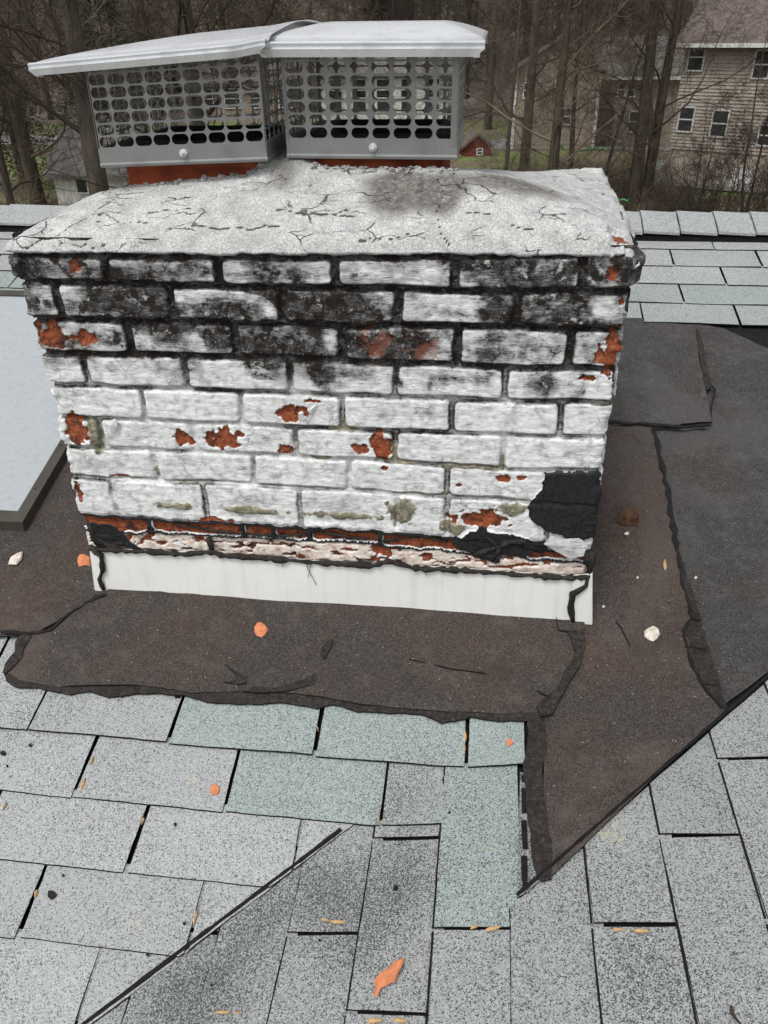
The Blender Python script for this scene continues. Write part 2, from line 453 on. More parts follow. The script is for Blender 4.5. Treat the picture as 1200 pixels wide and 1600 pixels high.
# --- underlay, main slope, right slope and the slope beyond the ridge
def grid_sheet(x0, x1, y0, y1, nx, ny, fn):
    xs = np.linspace(x0, x1, nx); ys = np.linspace(y0, y1, ny)
    X, Y = np.meshgrid(xs, ys); Z = fn(X, Y)
    V = np.stack([X, Y, Z], -1).reshape(-1, 3)
    i = np.arange(nx * ny).reshape(ny, nx)
    F = np.stack([i[:-1, :-1], i[:-1, 1:], i[1:, 1:], i[1:, :-1]], -1).reshape(-1, 4)
    return V, F
V, F = grid_sheet(-4, 6, -3.2, YRIDGE, 200, 100, lambda x, y: Hn(x, y) - .004)
mesh_obj('underlay', V, F, M_UND, roof)
V, F = grid_sheet(-4, 6, YRIDGE + .01, 5.5, 12, 6, lambda x, y: ZF + SM * YRIDGE - .004 - .26 * (y - YRIDGE) + 0 * x)
mesh_obj('rear_slope', V, F, M_SH, roof, attrs={'tone': np.full(len(V), .6), 'dirt': np.full(len(V), .0)})

PA = [on_roof(145, 1600, .01)[:2], on_roof(530, 1305, .01)[:2]]       # closed valley cut, left
PB = [on_roof(820, 1400, .006)[:2], on_roof(1200, 1065, .006)[:2]]    # right slope cut
def hp(p, q, side):        # half plane through p,q ; side point inside
    a, b = -(q[1] - p[1]), (q[0] - p[0]); c = a * p[0] + b * p[1]
    if a * side[0] + b * side[1] < c: a, b, c = -a, -b, -c
    return (a, b, c)
HA = hp(PA[0], PA[1], (0, 0)); HAneg = tuple(-k for k in HA)
HB = hp(PB[0], PB[1], (2, -1))
PITCH = .1235; TW = .3045
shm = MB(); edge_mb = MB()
def tab(mb, poly, lowdir, low, tone, base=.0045, lift=.0050, jit=.0012, step=.05, plane=0):
    """lowdir: 0 = low edge at small y, 1 = low edge at small x"""
    if len(poly) < 3: return
    ph = rng.random() * 9; amp = rng.uniform(.2, 1.0) * .0016
    def off(x, y):
        s = (y if lowdir == 0 else x) - low
        t = (x if lowdir == 0 else y)
        return base + lift * (1 - s / (PITCH + .02)) + amp * np.sin(t * 14 + ph) * (1 - s / .14)
    sheet(mb, poly, off, .0042, step, .012 if low < 1 else .03, jit, tone, seed=rng.randrange(999))
    if lowdir == 1:  # thin black strip paints in the shadow and dirt of the gap below this edge
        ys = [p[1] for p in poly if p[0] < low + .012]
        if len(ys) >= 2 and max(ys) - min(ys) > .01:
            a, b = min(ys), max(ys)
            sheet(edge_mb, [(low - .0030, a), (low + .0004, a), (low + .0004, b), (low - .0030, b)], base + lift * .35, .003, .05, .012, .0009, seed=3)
def jrect(x0, x1, y0, y1, j=.0022):
    r = lambda: rng.uniform(-j, j)
    return [(x0 + r(), y0 + r()), (x1 + r(), y0 + r()), (x1 + r(), y1), (x0 + r(), y1)]
KW = .0034
# main slope rows (row r has its low edge at -.372 - r*PITCH)
for r in range(-8, 20):
    y0 = -.372 - r * PITCH; y1 = y0 + PITCH + .016
    ph = .203 if r % 2 == 0 else .050
    for k in range(-9, 4):
        a = ph + k * TW; b = a + TW
        if b < -2.6: continue
        poly = jrect(a + KW, b - KW, y0, y1)
        pl = []
        if r == 0: pl = [(-1, 0, -.925)]
        elif r == 1: pl = [(-1, 0, -.775)]
        elif r > 1: pl = [HA]
        else:
            pl = [(-1, 0, -.0)] if b > -.2 else []
            if a > -.15: continue
        if r > 3: pl = [HA]
        poly = clip(poly, pl)
        if len(poly) < 3: continue
        tone = rng.uniform(.05, .95)
        if r == 0 and k >= 0: tone = 1.6 + .3 * rng.random()
        if r == 1 and k >= 1: tone = 1.6 + .3 * rng.random()
        if r == 1 and k == 2: tone = 1.25
        tab(shm, poly, 0, y0, tone, base=.0085 if r >= 1 else (.0125 if r == 0 else .002), lift=.005 if r >= 0 else .002)
# rows high on the main slope, up to the ridge
ULOW = 1.184
cornerA = np.array(on_roof(1095, 512, .006)[:2]); cornerB = np.array(on_roof(1200, 546, .006)[:2])
HU = hp(cornerA, cornerB, (2.5, 1.8))
for k in range(-9, 6):
    y0 = 1.674 - k * .1205 + .1205; y1 = y0 + .1205 + .016
    if y0 > YRIDGE: continue
    ph = 1.473 if k % 2 == 0 else 1.632
    for j in range(-13, 8):
        a = ph + j * TW; b = a + TW
        poly = jrect(a + KW, b - KW, y0, min(y1, YRIDGE - .005))
        if y0 < ULOW - .03:
            if b < 1.55: continue
            poly = clip(poly, [HU])
        if len(poly) < 3: continue
        poly = clip(poly, [hp((.775 + .2, -.26), (3.3, 1.845), (0, 5))])
        if len(poly) < 3: continue
        tone = rng.uniform(.1, .9) if y0 > 1.4 else rng.uniform(1.15, 1.35)
        tab(shm, poly, 0, y0, tone, base=.0065, step=.1)
o = shm.build('shingle_field', M_SH, roof)
def set_dirt(o, fn):
    n = len(o.data.vertices); co = np.zeros(n * 3); o.data.vertices.foreach_get('co', co); co = co.reshape(-1, 3) + np.array(roof.location)
    a = o.data.attributes.new('dirt', 'FLOAT', 'POINT'); a.data.foreach_set('value', fn(co[:, 0], co[:, 1]).astype(np.float32))
def blob(x, y, c, rx, ry): return np.clip(1 - np.sqrt(((x - c[0]) / rx) ** 2 + ((y - c[1]) / ry) ** 2), 0, 1)
def pblob(x, y, u, v, r, st): c = on_roof(u, v); return st * blob(x, y, c, r, r)
def dirt_fn(x, y):
    d = 0
    for u, v, r, s in ((640, 1245, .09, 1.2), (40, 1115, .12, .5), (610, 1280, .05, .8), (700, 1180, .07, .3), (110, 1110, .05, .4)): d = d + pblob(x, y, u, v, r, s)
    return d
set_dirt(o, dirt_fn)
# right slope rows, low edge at x = .895 + k*PITCH
shr = MB()
for k in range(-8, 22):
    x0 = .895 + k * PITCH; x1 = x0 + PITCH + .016
    ph = -.697 if k % 2 else -.545
    if k == -2: ph = -.52
    for j in range(-6, 9):
        a = ph + j * TW; b = a + TW
        poly = jrect(x0, x1, a + KW, b - KW)
        # low edge is at small x : rebuild so the ragged edge is the low one
        if k == -1 and abs(b + .3925) < .02: poly = jrect(x0, x1, a + KW, -.30)
        elif k == -1 and abs(a + .3925) < .02: continue
        if k >= 0: poly = clip(poly, [HB])
        elif k == -1: poly = clip(poly, [(0, -1, .372 - .012)])
        else: poly = clip(poly, [(0, -1, .495 - .012), (HAneg[0], HAneg[1], HAneg[2] - .06)])
        if len(poly) < 3: continue
        tone = rng.uniform(.2, .9)
        if k == -1 and a > -.75: tone = 1.75
        if k >= 0: tone = rng.choice([.5, .7, .9, 1.12])
        tab(shr, poly, 1, x0, tone, base=.0085 if k >= -1 else .0035)
o = shr.build('valley_shingle_field', M_SH2, roof); edge_mb.build('shingle_edge_shade_dirt', M_UND, roof)
def dirt_fn2(x, y):
    d = 0
    for u, v, r, s in ((420, 1420, .11, 1.3), (520, 1395, .08, 1.5), (625, 1370, .10, 1.4), (540, 1470, .1, .9), (350, 1520, .12, 1.0), (300, 1560, .10, .7), (1010, 1540, .10, .9), (240, 1600, .1, .8), (480, 1345, .06, .9), (600, 1450, .08, .8), (830, 1450, .05, .5), (950, 1380, .1, .35)):
        d = d + pblob(x, y, u, v, r, s)
    return d
set_dirt(o, dirt_fn2)

# --- ridge caps
rcm = MB(); zr = ZF + SM * YRIDGE
xx = -3.6; first = True
while xx < 5.0:
    L = .135 if xx > .2 else .30
    if .0 < xx < .9: pass
    n = 9; V = []
    for s, xo in enumerate((xx, xx + L - .004)):
        lift = .012 if s == 0 else .006
        for i in range(n):
            t = -1 + 2 * i / (n - 1)
            yy = YRIDGE + t * .135; z = zr + lift + .050 - .26 * abs(t) * .135 - .012 * t * t
            V.append((xo + rng.uniform(-.001, .001), yy, z))
        for i in range(n):
            v = V[s * 2 * n + i]; V.append((v[0], v[1], v[2] - .009))
    F = []
    for i in range(n - 1):
        F += [(i, 2 * n + i, 2 * n + i + 1, i + 1), (i, i + 1, n + i + 1, n + i), (2 * n + i + 1, 2 * n + i, 3 * n + i, 3 * n + i + 1)]
    F += [(0, n, 3 * n, 2 * n)]; F += [(n - 1, 3 * n - 1, 4 * n - 1, 2 * n - 1)]
    rcm.add(V, F, rng.uniform(.3, .95)); xx += L
o = rcm.build('ridge_cap', M_SH, roof); set_dirt(o, lambda x, y: 0 * x)
mb = MB()
for sg in (-1, 1):
    ys_ = [YRIDGE, YRIDGE + sg * .128]
    V = [(x, y, zr + h - .26 * abs(y - YRIDGE)) for x in (-3.6, 5.0) for y, h in ((ys_[0], .004), (ys_[1], .004), (ys_[1], .028), (ys_[0], .046))]
    mb.add(V, [(0, 1, 2, 3), (7, 6, 5, 4), (1, 5, 6, 2), (0, 4, 5, 1), (3, 2, 6, 7), (0, 3, 7, 4)])
mb.build('ridge_vent', M_UND, roof)

# --- felt membranes
def felt(name, pix, mat, off, thick=.0035, rag=.004, wr=.0034, step=.022, label=None, poly=None, seed=3):
    mb = MB(); P = poly or rxy(pix, off)
    f = lambda x, y: off + wr * (fbm(x * 9, y * 9, seed, 3) - .5) * 2 + .0035 * ss(.60, .66, fbm(x * 3.5, y * 7, seed + 40, 3)) * ss(.74, .66, fbm(x * 3.5, y * 7, seed + 40, 3))
    sheet(mb, P, f, thick, step, .012, rag, seed=seed)
    o = mb.build(name, mat, roof, False)
    if label: o['label'] = label
    return o
wall_l = [(118, 640), (150, 860), (160, 928)]
BT = .0125
felt('felt_patch', [(-260, 1000), (-20, 993), (48, 993), (100, 965), (168, 925), (200, 880), (190, 700), (190, 560), (-10, 560), (-260, 700)], M_FB, .018, rag=.002, seed=5)
felt('felt_patch', [(1125, 1106), (1200, 1050), (1400, 905), (1420, 640), (1210, 548), (1130, 513), (1050, 500), (930, 505), (940, 700), (1000, 900)], M_FG, .0055, rag=.0015, seed=7, label='grey felt sheet at the far right of the chimney')
felt('felt_patch', [(858, 1372), (1134, 1108), (1105, 1040), (1092, 985), (1072, 915), (1050, 820), (1022, 662), (930, 655), (850, 700), (850, 980), (905, 990), (880, 1060), (845, 1125), (850, 1200), (848, 1290)], M_FB, .0185, rag=.0015, seed=9)
felt('felt_patch', [(900, 500), (1088, 511), (1092, 560), (1112, 660), (1060, 664), (1020, 660), (990, 664), (900, 660)], M_FG, .024, rag=.0015, seed=11)
felt('felt_patch', [(170, 920), (115, 955), (75, 984), (38, 995), (28, 1015), (10, 1050), (30, 1062), (90, 1072), (160, 1072), (230, 1072), (300, 1083), (400, 1078), (500, 1088), (560, 1100), (620, 1106), (700, 1112), (838, 1113), (870, 1080), (893, 1040), (914, 992), (912, 900), (700, 850), (300, 820)], M_FB, .0235, rag=.002, seed=13)
felt('felt_patch', None, M_FG, .0125, poly=[(-.37, .30), (1.20, .30), (1.26, .8), (1.33, 1.215), (.4, 1.215), (-.34, 1.215)], seed=15)
# thinner tar bleeding out round the felts
def tarband(name, pix, off, rag=.006, mat=None, thick=.003, seed=3):
    mb = MB(); f = lambda x, y: off + .003 * fbm(x * 40, y * 40, seed, 3)
    sheet(mb, rxy(pix, off), f, thick, .014, .008, rag, seed=seed)
    return mb.build(name, mat or M_TAR2, roof, False)
tarband('tar_band', [(5, 1048), (30, 1058), (160, 1068), (300, 1076), (500, 1085), (700, 1110), (838, 1111), (835, 1126), (780, 1127), (735, 1121), (715, 1125), (690, 1130), (660, 1117), (560, 1112), (520, 1101), (495, 1107), (440, 1098), (380, 1101), (320, 1097), (290, 1086), (220, 1084), (170, 1090), (140, 1080), (110, 1086), (60, 1076), (30, 1075), (10, 1064)], .0205, .004, seed=21)
tarband('tar_band', [(826, 1118), (850, 1112), (856, 1160), (848, 1200), (852, 1260), (862, 1330), (862, 1374), (846, 1378), (832, 1350), (826, 1290), (822, 1250), (817, 1205), (824, 1160)], .0195, .004, seed=22)
tarband('tar_band', [(885, 985), (912, 985), (914, 1010), (905, 1040), (890, 1065), (876, 1090), (862, 1116), (846, 1120), (838, 1105), (848, 1092), (868, 1080), (885, 1045), (899, 1020)], .0262, .003, seed=23)
def tarline(name, pix, wpx, off, seed=3, mat=None, grow=None):
    """thin uneven line of tar along a pixel path lying on the roof"""
    P_ = np.array(pix, float); out1, out2 = [], []; R_ = random.Random(seed)
    pts = []
    for p, q in zip(P_[:-1], P_[1:]):
        k = max(1, int(np.linalg.norm(q - p) / 9)); pts += [p + (q - p) * i / k for i in range(k)]
    pts.append(P_[-1]); pts = np.array(pts)
    for i, p in enumerate(pts):
        t = pts[min(i + 1, len(pts) - 1)] - pts[max(i - 1, 0)]; t = t / np.linalg.norm(t); n = np.array([-t[1], t[0]]); j = n * R_.uniform(-1, 1) * wpx * .3
        wv = wpx * R_.uniform(.25, .75) * (1 if 0 < i < len(pts) - 1 else .3)
        out1.append(tuple(p + n * wv + j)); out2.append(tuple(p - n * wv + j))
    mb = MB(); f = lambda x, y: off + .002 * fbm(x * 60, y * 60, seed, 3)
    sheet(mb, rxy(out1 + out2[::-1], off), f, .003, .014, .01, 0, seed=seed)
    return mb.build(name, mat or M_TAR, roof, False)
tarband('tar_seam', [(1092, 515), (1099, 540), (1106, 580), (1112, 605), (1104, 610), (1098, 590), (1091, 545), (1087, 515)], .0245, .002, seed=24)
tarline('tar_seam', [(1018, 664), (1028, 700), (1042, 760), (1052, 820), (1058, 860)], 7, .0215, 31)
tarline('tar_seam', [(1058, 860), (1066, 900), (1074, 935), (1082, 965)], 5, .0215, 32)
felt('felt_strip', [(1060, 862), (1068, 880), (1088, 940), (1104, 1000), (1122, 1060), (1136, 1106), (1126, 1106), (1092, 1062), (1074, 1022), (1078, 1000), (1070, 985), (1080, 965), (1070, 920)], M_TAR2, .0205, thick=.002, rag=.003, seed=33)
tarline('tar_seam', [(1080, 966), (1068, 985), (1074, 1010), (1078, 1030), (1094, 1062), (1110, 1085), (1128, 1105)], 4, .0225, 34)
for i, (p, q) in enumerate((((1080, 966), (1094, 970)), ((1070, 1010), (1104, 1014)), ((1080, 1036), (1112, 1040)), ((1096, 1068), (1122, 1072)))): tarline('felt_crease', [p, q], 2.4, .0225, 40 + i)
tarline('tar_seam', [(0, 986), (45, 990), (78, 984), (110, 958), (150, 932), (166, 929)], 4, .0265, 35)
tarline('tar_seam', [(46, 992), (32, 1010), (20, 1030), (6, 1052)], 12, .0265, 36, M_TAR2)
tarline('tar_seam', [(900, 658), (960, 659), (1020, 663), (1060, 667), (1109, 663)], 3.6, .0255, 37)
tarline('felt_crease', [(984, 1010), (970, 980), (962, 970)], 1.6, .0225, 38)
tarline('felt_crease', [(1113, 660), (1110, 640), (1118, 610), (1112, 600)], 3, .0255, 39)
tarline('felt_crease', [(868, 960), (872, 985), (900, 988)], 1.4, .0268, 45)
tarline('felt_crease', [(838, 1078), (860, 1092), (846, 1100)], 1.6, .0268, 46)
tarline('felt_crease', [(640, 900 + 130), (700, 1044), (760, 1052)], 1.2, .0262, 47)
tarband('tar_smear', [(395, 1073), (430, 1075), (470, 1064), (493, 1052), (497, 1060), (490, 1070), (450, 1080), (410, 1083), (380, 1080)], .0268, .001, seed=28)
tarband('tar_smear', [(515, 1000), (522, 1000), (516, 1015), (506, 1030), (500, 1022), (503, 1012)], .0268, .0008, seed=29)
tarband('tar_smear', [(352, 1038), (366, 1048), (384, 1060), (385, 1067), (372, 1070), (350, 1066), (372, 1062), (365, 1052)], .0268, .0006, seed=30)
# tar line along the closed valley cut and at the right cut
def strip(p, q, w, n=2):
    p = np.array(p); q = np.array(q); d = (q - p) / np.linalg.norm(q - p); nn = np.array([-d[1], d[0]])
    return [tuple(p - nn * w), tuple(q - nn * w), tuple(q + nn * w), tuple(p + nn * w)]
for A_, B_, wd, off in ((on_roof(100, 1632)[:2], on_roof(533, 1303)[:2], .0030, .0135), (on_roof(806, 1410)[:2], on_roof(1230, 1038)[:2], .0026, .0215)):
    mb = MB(); sheet(mb, strip(A_, B_, wd), lambda x, y, o=off: o + .001 * fbm(x * 40, y * 40, 2, 2), .003, .02, .012, .0016, seed=4)
    mb.build('tar_line', M_UND, roof)
# self seal strip with three black dashes
mb = MB(); sheet(mb, rxy([(812, 1210), (829, 1212), (833, 1290), (838, 1350), (850, 1372), (826, 1396), (808, 1405)], .01), .0155, .004, .03, .02, .001, 1.1)
o = mb.build('seal_strip', M_SH2, roof); set_dirt(o, lambda x, y: 0 * x + .75)
mb = MB()
for v0, v1 in ((1212, 1222), (1232, 1270), (1282, 1326), (1338, 1386)):
    sheet(mb, rxy([(814, v0), (823, v0), (825, v1), (816, v1)], .017), .0185, .003, .01, .006, .0012)
mb.build('seal_dash', M_UND, roof)
# spots of tar on the shingles
mb = MB()
for u, v, r in ((277, 1089, 5), (191, 1087, 5), (5, 1178, 4), (81, 1399, 7), (170, 1137, 2.5), (48, 1166, 2.5), (618, 1388, 4), (274, 1289, 2.5), (12, 1198, 2), (231, 1493, 2.5), (99, 1369, 2), (288, 1444, 2.5), (702, 1271, 2), (500, 1470, 2), (330, 1540, 2)):
    rag = [(u + r * rng.uniform(.6, 1.3) * math.cos(a), v + r * rng.uniform(.6, 1.3) * math.sin(a)) for a in np.linspace(0, 6.283, 9)[:-1]]
    sheet(mb, rxy(rag, .012), .0155, .003, .01, .01, 0)
mb.build('tar_spot', M_TAR, roof)

# =================================================================== CHIMNEY
chim = empty('brick_chimney', (0.48, 0.28, -0.8))
tag(chim, 'white painted brick chimney with peeling black stained paint and a cracked mortar crown', 'chimney')
XL, XR, YD = -.095, 1.058, .575
# bed lines as measured (photo pixel -> plane of the wall)
bedpix = {0: [(10, 393), (300, 398), (600, 397), (995, 392)],
          1: [(48, 437), (350, 444), (590, 447), (815, 453), (1000, 449)],
          2: [(105, 497), (450, 505), (765, 510), (955, 513)],
          3: [(105, 552), (432, 561), (600, 566), (782, 575), (920, 577)],
          4: [(105, 603), (315, 610), (555, 621), (730, 625), (885, 629)],
          5: [(140, 655), (385, 663), (625, 675), (815, 681), (937, 685)],
          6: [(140, 701), (350, 709), (555, 719), (730, 731), (885, 736)],
          7: [(157, 749), (350, 757), (555, 768), (695, 776), (900, 790)],
          8: [(125, 804), (265, 812), (400, 820), (485, 824), (560, 828), (640, 834), (700, 840), (780, 850), (940, 868)],
          9: [(140, 832), (330, 838), (480, 846), (640, 858), (800, 872), (930, 885)],
          10: [(140, 862), (430, 872), (670, 887), (930, 905)]}
BX = {k: np.array([(at_y(u, v)[0], at_y(u, v)[2]) for u, v in p]) for k, p in bedpix.items()}
def bedz(k, x): return np.interp(x, BX[k][:, 0], BX[k][:, 1])
J = {1: [-.066, .091, .312, .527, .746, .968], 2: [-.019, .207, .425, .642, .857], 3: [.108, .323, .533, .755, .961],
     4: [-.003, .210, .425, .635, .848], 5: [.107, .318, .526, .748, .959], 6: [0.0, .208, .426, .634, .853],
     7: [.111, .327, .536, .742, .945], 8: [0.0, .210, .423, .637, .746], 9: [.07, .285, .36, .44, .60, .86], 10: []}
PRO = {1: .018, 2: .012, 3: .003, 4: .0, 5: 0, 6: 0, 7: 0, 8: .001, 9: -.006, 10: -.003}
FZ = -.80; ZT = .0
# perimeter samples : (base point, normal, paint coordinate)
def perimeter():
    pts = []; c = .012
    def seg(p, q, n, st, w0=None):
        L = math.dist(p, q); k = max(1, int(L / st))
        for i in range(k):
            t = i / k; pts.append((p[0] + (q[0] - p[0]) * t, p[1] + (q[1] - p[1]) * t, n[0], n[1]))
    def arc(cx, cy, a0, a1, k=7):
        for i in range(k):
            a = math.radians(a0 + (a1 - a0) * i / k); pts.append((cx + c * math.cos(a), cy + c * math.sin(a), math.cos(a), math.sin(a)))
    seg((XL, YD - c), (XL, .06), (-1, 0), .006); seg((XL, .06), (XL, c), (-1, 0), .0028); arc(XL + c, c, 180, 270)
    seg((XL + c, 0), (XR - c, 0), (0, -1), .00225); arc(XR - c, c, 270, 360)
    seg((XR, c), (XR, .06), (1, 0), .0028); seg((XR, .06), (XR, YD - c), (1, 0), .006); arc(XR - c, YD - c, 0, 90, 4)
    seg((XR - c, YD), (XL + c, YD), (0, 1), .012); arc(XL + c, YD - c, 90, 180, 4)
    return np.array(pts)
PP = perimeter(); NP = len(PP)
ds = np.sqrt((np.diff(np.vstack([PP[:, :2], PP[:1, :2]]), axis=0) ** 2).sum(1)); arc_s = np.concatenate([[0], np.cumsum(ds)[:-1]])
i0 = np.argmin(abs(PP[:, 0] - (XL + .012)) + abs(PP[:, 1])); U = arc_s - arc_s[i0] + XL + .012      # unrolled coordinate == x on the front
zs = np.arange(FZ - .02, .012, .00225); NZ = len(zs)
UU, ZZ = np.meshgrid(U, zs); 
# warp
wx = (fbm(UU * 22, ZZ * 22, 31, 3) - .5) * .010; wz = (fbm(UU * 14, ZZ * 14, 41, 3) - .5) * .008
Xw = UU + wx; Zw = ZZ + wz + (fbm(UU * 32, ZZ * 20, 43, 4) - .5) * .016 * ss(-.56, -.60, ZZ + .03 * (.5 - UU) )
rows = np.zeros(UU.shape, int) + 10
for k in range(9, -1, -1):
    zb = bedz(k + 1, Xw) if k + 1 <= 10 else -9
    rows = np.where(Zw > bedz(k + 1, Xw), k + 1, rows)
rows = np.where(Zw < bedz(10, Xw), 11, rows)
hgt = np.zeros(UU.shape); isb = np.zeros(UU.shape); pro = np.zeros(UU.shape); dist = np.full(UU.shape, 1.0)
brickid = np.zeros(UU.shape)
for k in range(1, 11):
    m = rows == k
    top, bot = bedz(k - 1, Xw), bedz(k, Xw)
    js = np.array(J[k] if J[k] else [0.4, 5.0])
    js = np.concatenate([[-9.0], np.arange(js[0], -1.2, -.213)[::-1][:-1] if False else [js[0] - .213 * i for i in range(5, 0, -1)], js, [js[-1] + .213 * i for i in range(1, 12)], [99]])
    js.sort()
    idx = np.clip(np.searchsorted(js, Xw) - 1, 0, len(js) - 2)
    dx = np.minimum(Xw - js[idx], js[idx + 1] - Xw); dz = np.minimum(top - Zw, Zw - bot)
    jw = {1: .0066, 2: .0066, 3: .0066}.get(k, .0048); jz = {1: .0054, 2: .0062, 3: .0060, 4: .005, 9: .003, 10: .000}.get(k, .0042)
    rr = .009
    ax = np.clip(rr - (dx - jw), 0, None); az = np.clip(rr - (dz - jz), 0, None)
    d = rr - np.sqrt(ax ** 2 + az ** 2)
    dist = np.where(m, d, dist)
    pro = np.where(m, PRO[k], pro)
    bid = h2(idx.astype(float), np.full(idx.shape, float(k)), 5); brickid = np.where(m, bid, brickid)
pro = np.where(rows == 11, -.02, pro)
# soften corbel steps a little
edge = ss(-.003, .0045, dist)
face = (brickid - .5) * .005
rough = (fbm(UU * 60, ZZ * 90, 51, 4) - .5) * .0032 + (fbm(UU * 18, ZZ * 22, 52, 3) - .5) * .004 + (fbm(UU * 30, ZZ * 260, 53, 3) - .5) * .0012
depthj = np.where(rows <= 3, .0125, np.where(rows <= 7, .0095, .0065)) * (0.65 + .7 * fbm(UU * 8, ZZ * 8, 61, 2))
hgt = pro + face * edge - depthj * (1 - edge) + rough
frontm = (UU > XL - .02) & (UU < XR + .02)
def P2(u, v): p = at_y(u, v); return p[0], p[2]
def ell(u, v, ru, rv, ang=0, n=.62, sc=75, seed=9):
    cx, cz = P2(u, v); k = 1.0 / 800
    dx, dz = (UU - cx) / (ru * k), (ZZ - cz) / (rv * k * 1.12)
    a = math.radians(ang); dx, dz = dx * math.cos(a) - dz * math.sin(a), dx * math.sin(a) + dz * math.cos(a)
    r = np.sqrt(dx * dx + dz * dz)
    return 1 - r * .5 + (fbm(UU * sc, ZZ * sc, seed, 4) - .5) * n * 1.6 if True else r
def poly_d(pix, sc=70, n=.012, seed=4):
    """approx signed mask of polygon with ragged border"""
    pts = [P2(u, v) for u, v in pix]
    Q = np.stack([(UU + (fbm(UU * sc, ZZ * sc, seed, 3) - .5) * n).ravel(), (ZZ + (fbm(UU * sc, ZZ * sc, seed + 7, 3) - .5) * n).ravel()], 1)
    return inside(Q, pts).reshape(UU.shape).astype(float)
bare = np.zeros(UU.shape); soot = np.zeros(UU.shape); tarm = np.zeros(UU.shape); cem = np.zeros(UU.shape); cream = np.zeros(UU.shape)
for i, (u, v, ru, rv, a) in enumerate([(82, 527, 22, 21, 0), (132, 528, 20, 11, -10), (124, 411, 10, 8, 0), (957, 425, 7, 11, 0), (957, 548, 17, 26, 0), (455, 648, 24, 13, -25), (346, 685, 31, 16, 0), (285, 683, 16, 12, -20), (443, 702, 14, 9, 0), (596, 698, 16, 21, 0), (561, 702, 12, 9, -10), (118, 672, 19, 22, 0), (917, 592, 10, 4, 0), (785, 749, 12, 5, 0), (815, 748, 8, 4, 0), (717, 760, 7, 4, 0), (748, 809, 42, 17, 0), (123, 768, 6, 16, 0), (490, 627, 15, 3, 0), (190, 745, 18, 2.5, 0), (965, 585, 4, 16, 0), (335, 816, 35, 8, 0), (600, 732, 6, 3, 0), (970, 470, 4, 5, 0)]):
    mm = ell(u, v, ru, rv, a, seed=70 + i); bare = np.maximum(bare, mm * frontm)
# brown weathered clay under soot on the third course
for u, v, ru, rv in ((588, 540, 20, 18), (665, 545, 26, 13)):
    bare = np.maximum(bare, np.clip(ell(u, v, ru, rv, 0, 1.1, 90, 91), 0, .494) * frontm)
tarm = np.maximum(tarm, (rows == 9) * ss(.0035, -.001, dist) * .8 * frontm)
bare9 = (rows == 9) * ss(.0, .003, dist) * (.45 + .75 * fbm(UU * 14, ZZ * 14, 99, 3))
bare = np.where(rows == 9, np.clip(bare9, 0, .7), bare)
bare = np.where((rows == 10), np.where(fbm(UU * 26, ZZ * 60, 97, 4) > .60 - .16 * ss(.75, 1.0, UU), .6, .2), bare)
bare = np.where((rows == 10) & (fbm(UU * 34, ZZ * 80, 96, 4) > .60), .62, bare)
# soot field
zrel = -ZZ
base = 1.0 - ss(.06, .37, zrel + (fbm(UU * 3, ZZ * 3, 15, 3) - .5) * .16)
soot = base * (.10 + .78 * ss(.36, .66, fbm(UU * 7, ZZ * 10, 16, 4))) + .25 * base * (brickid - .4)
soot += .38 * ss(.33, .26, zrel) * ss(.17, .22, zrel) * ss(.44, .62, fbm(UU * 14, ZZ * 3, 27, 4)) * ss(.12, .3, UU)
soot += .42 * ss(.30, .12, zrel) * ss(.50, .66, fbm(UU * 16, ZZ * 1.2, 17, 2)) * ss(.10, .16, zrel)     # vertical runs
for u, v, ru, rv, s in ((255, 425, 70, 22, .7), (810, 425, 90, 26, .9), (530, 480, 85, 28, .8), (200, 475, 90, 28, .75), (340, 480, 60, 24, .6), (710, 485, 85, 24, .5), (880, 485, 75, 26, .65), (430, 535, 70, 20, .5), (625, 540, 80, 22, .7), (800, 545, 75, 22, .75), (160, 530, 45, 20, .4), (265, 525, 40, 18, .35), (340, 530, 22, 20, .7), (500, 590, 18, 25, .5), (700, 590, 60, 18, .45), (850, 600, 40, 16, .5), (420, 590, 30, 18, .3), (60, 415, 30, 22, .4), (600, 650, 30, 15, .35), (420, 685, 40, 10, .35), (470, 430, 60, 20, .15), (70, 470, 30, 25, .45), (650, 430, 50, 12, .35), (660, 645, 40, 12, .3)):
    cx, cz = P2(u, v); k = 1 / 800
    soot += s * np.clip(1.25 - np.sqrt(((UU - cx) / (ru * k)) ** 2 + ((ZZ - cz) / (rv * k)) ** 2), 0, 1)
for u, v, ru, rv, s in ((425, 485, 18, 14, 1.0), (125, 470, 22, 20, .6), (310, 535, 14, 16, .7), (515, 530, 14, 20, .9), (390, 525, 20, 10, .5), (940, 475, 20, 20, .8), (130, 440, 25, 9, .5), (470, 410, 55, 12, .5), (905, 430, 14, 18, .7), (370, 590, 20, 16, .3), (440, 425, 60, 16, .35), (620, 420, 60, 12, .35)):
    cx, cz = P2(u, v); k = 1 / 800
    soot -= s * np.clip(1.2 - np.sqrt(((UU - cx) / (ru * k)) ** 2 + ((ZZ - cz) / (rv * k)) ** 2), 0, 1)
jm = (1 - ss(-.002, .004, dist))
soot = np.where(frontm, soot, base * .6 * fbm(UU * 6, ZZ * 9, 18, 4) * 2)
soot += jm * (.95 * ss(.33, .12, zrel) + .50 * ss(.55, .25, zrel) * fbm(UU * 9, ZZ * 9, 19, 3) + .34 * ss(.40, .60, fbm(UU * 11, ZZ * 11, 20, 3)))
ln = np.exp(-((dist - .0002) / .0026) ** 2); soot += ln * .85 * np.where(rows >= 4, .58, 1.0) * np.where(rows >= 5, ss(.38, .62, fbm(UU * 9, ZZ * 9, 23, 3)), 1) * ss(.35, .6, fbm(UU * 12, ZZ * 12, 22, 3)) * (1 - .3 * ss(.3, .6, zrel))
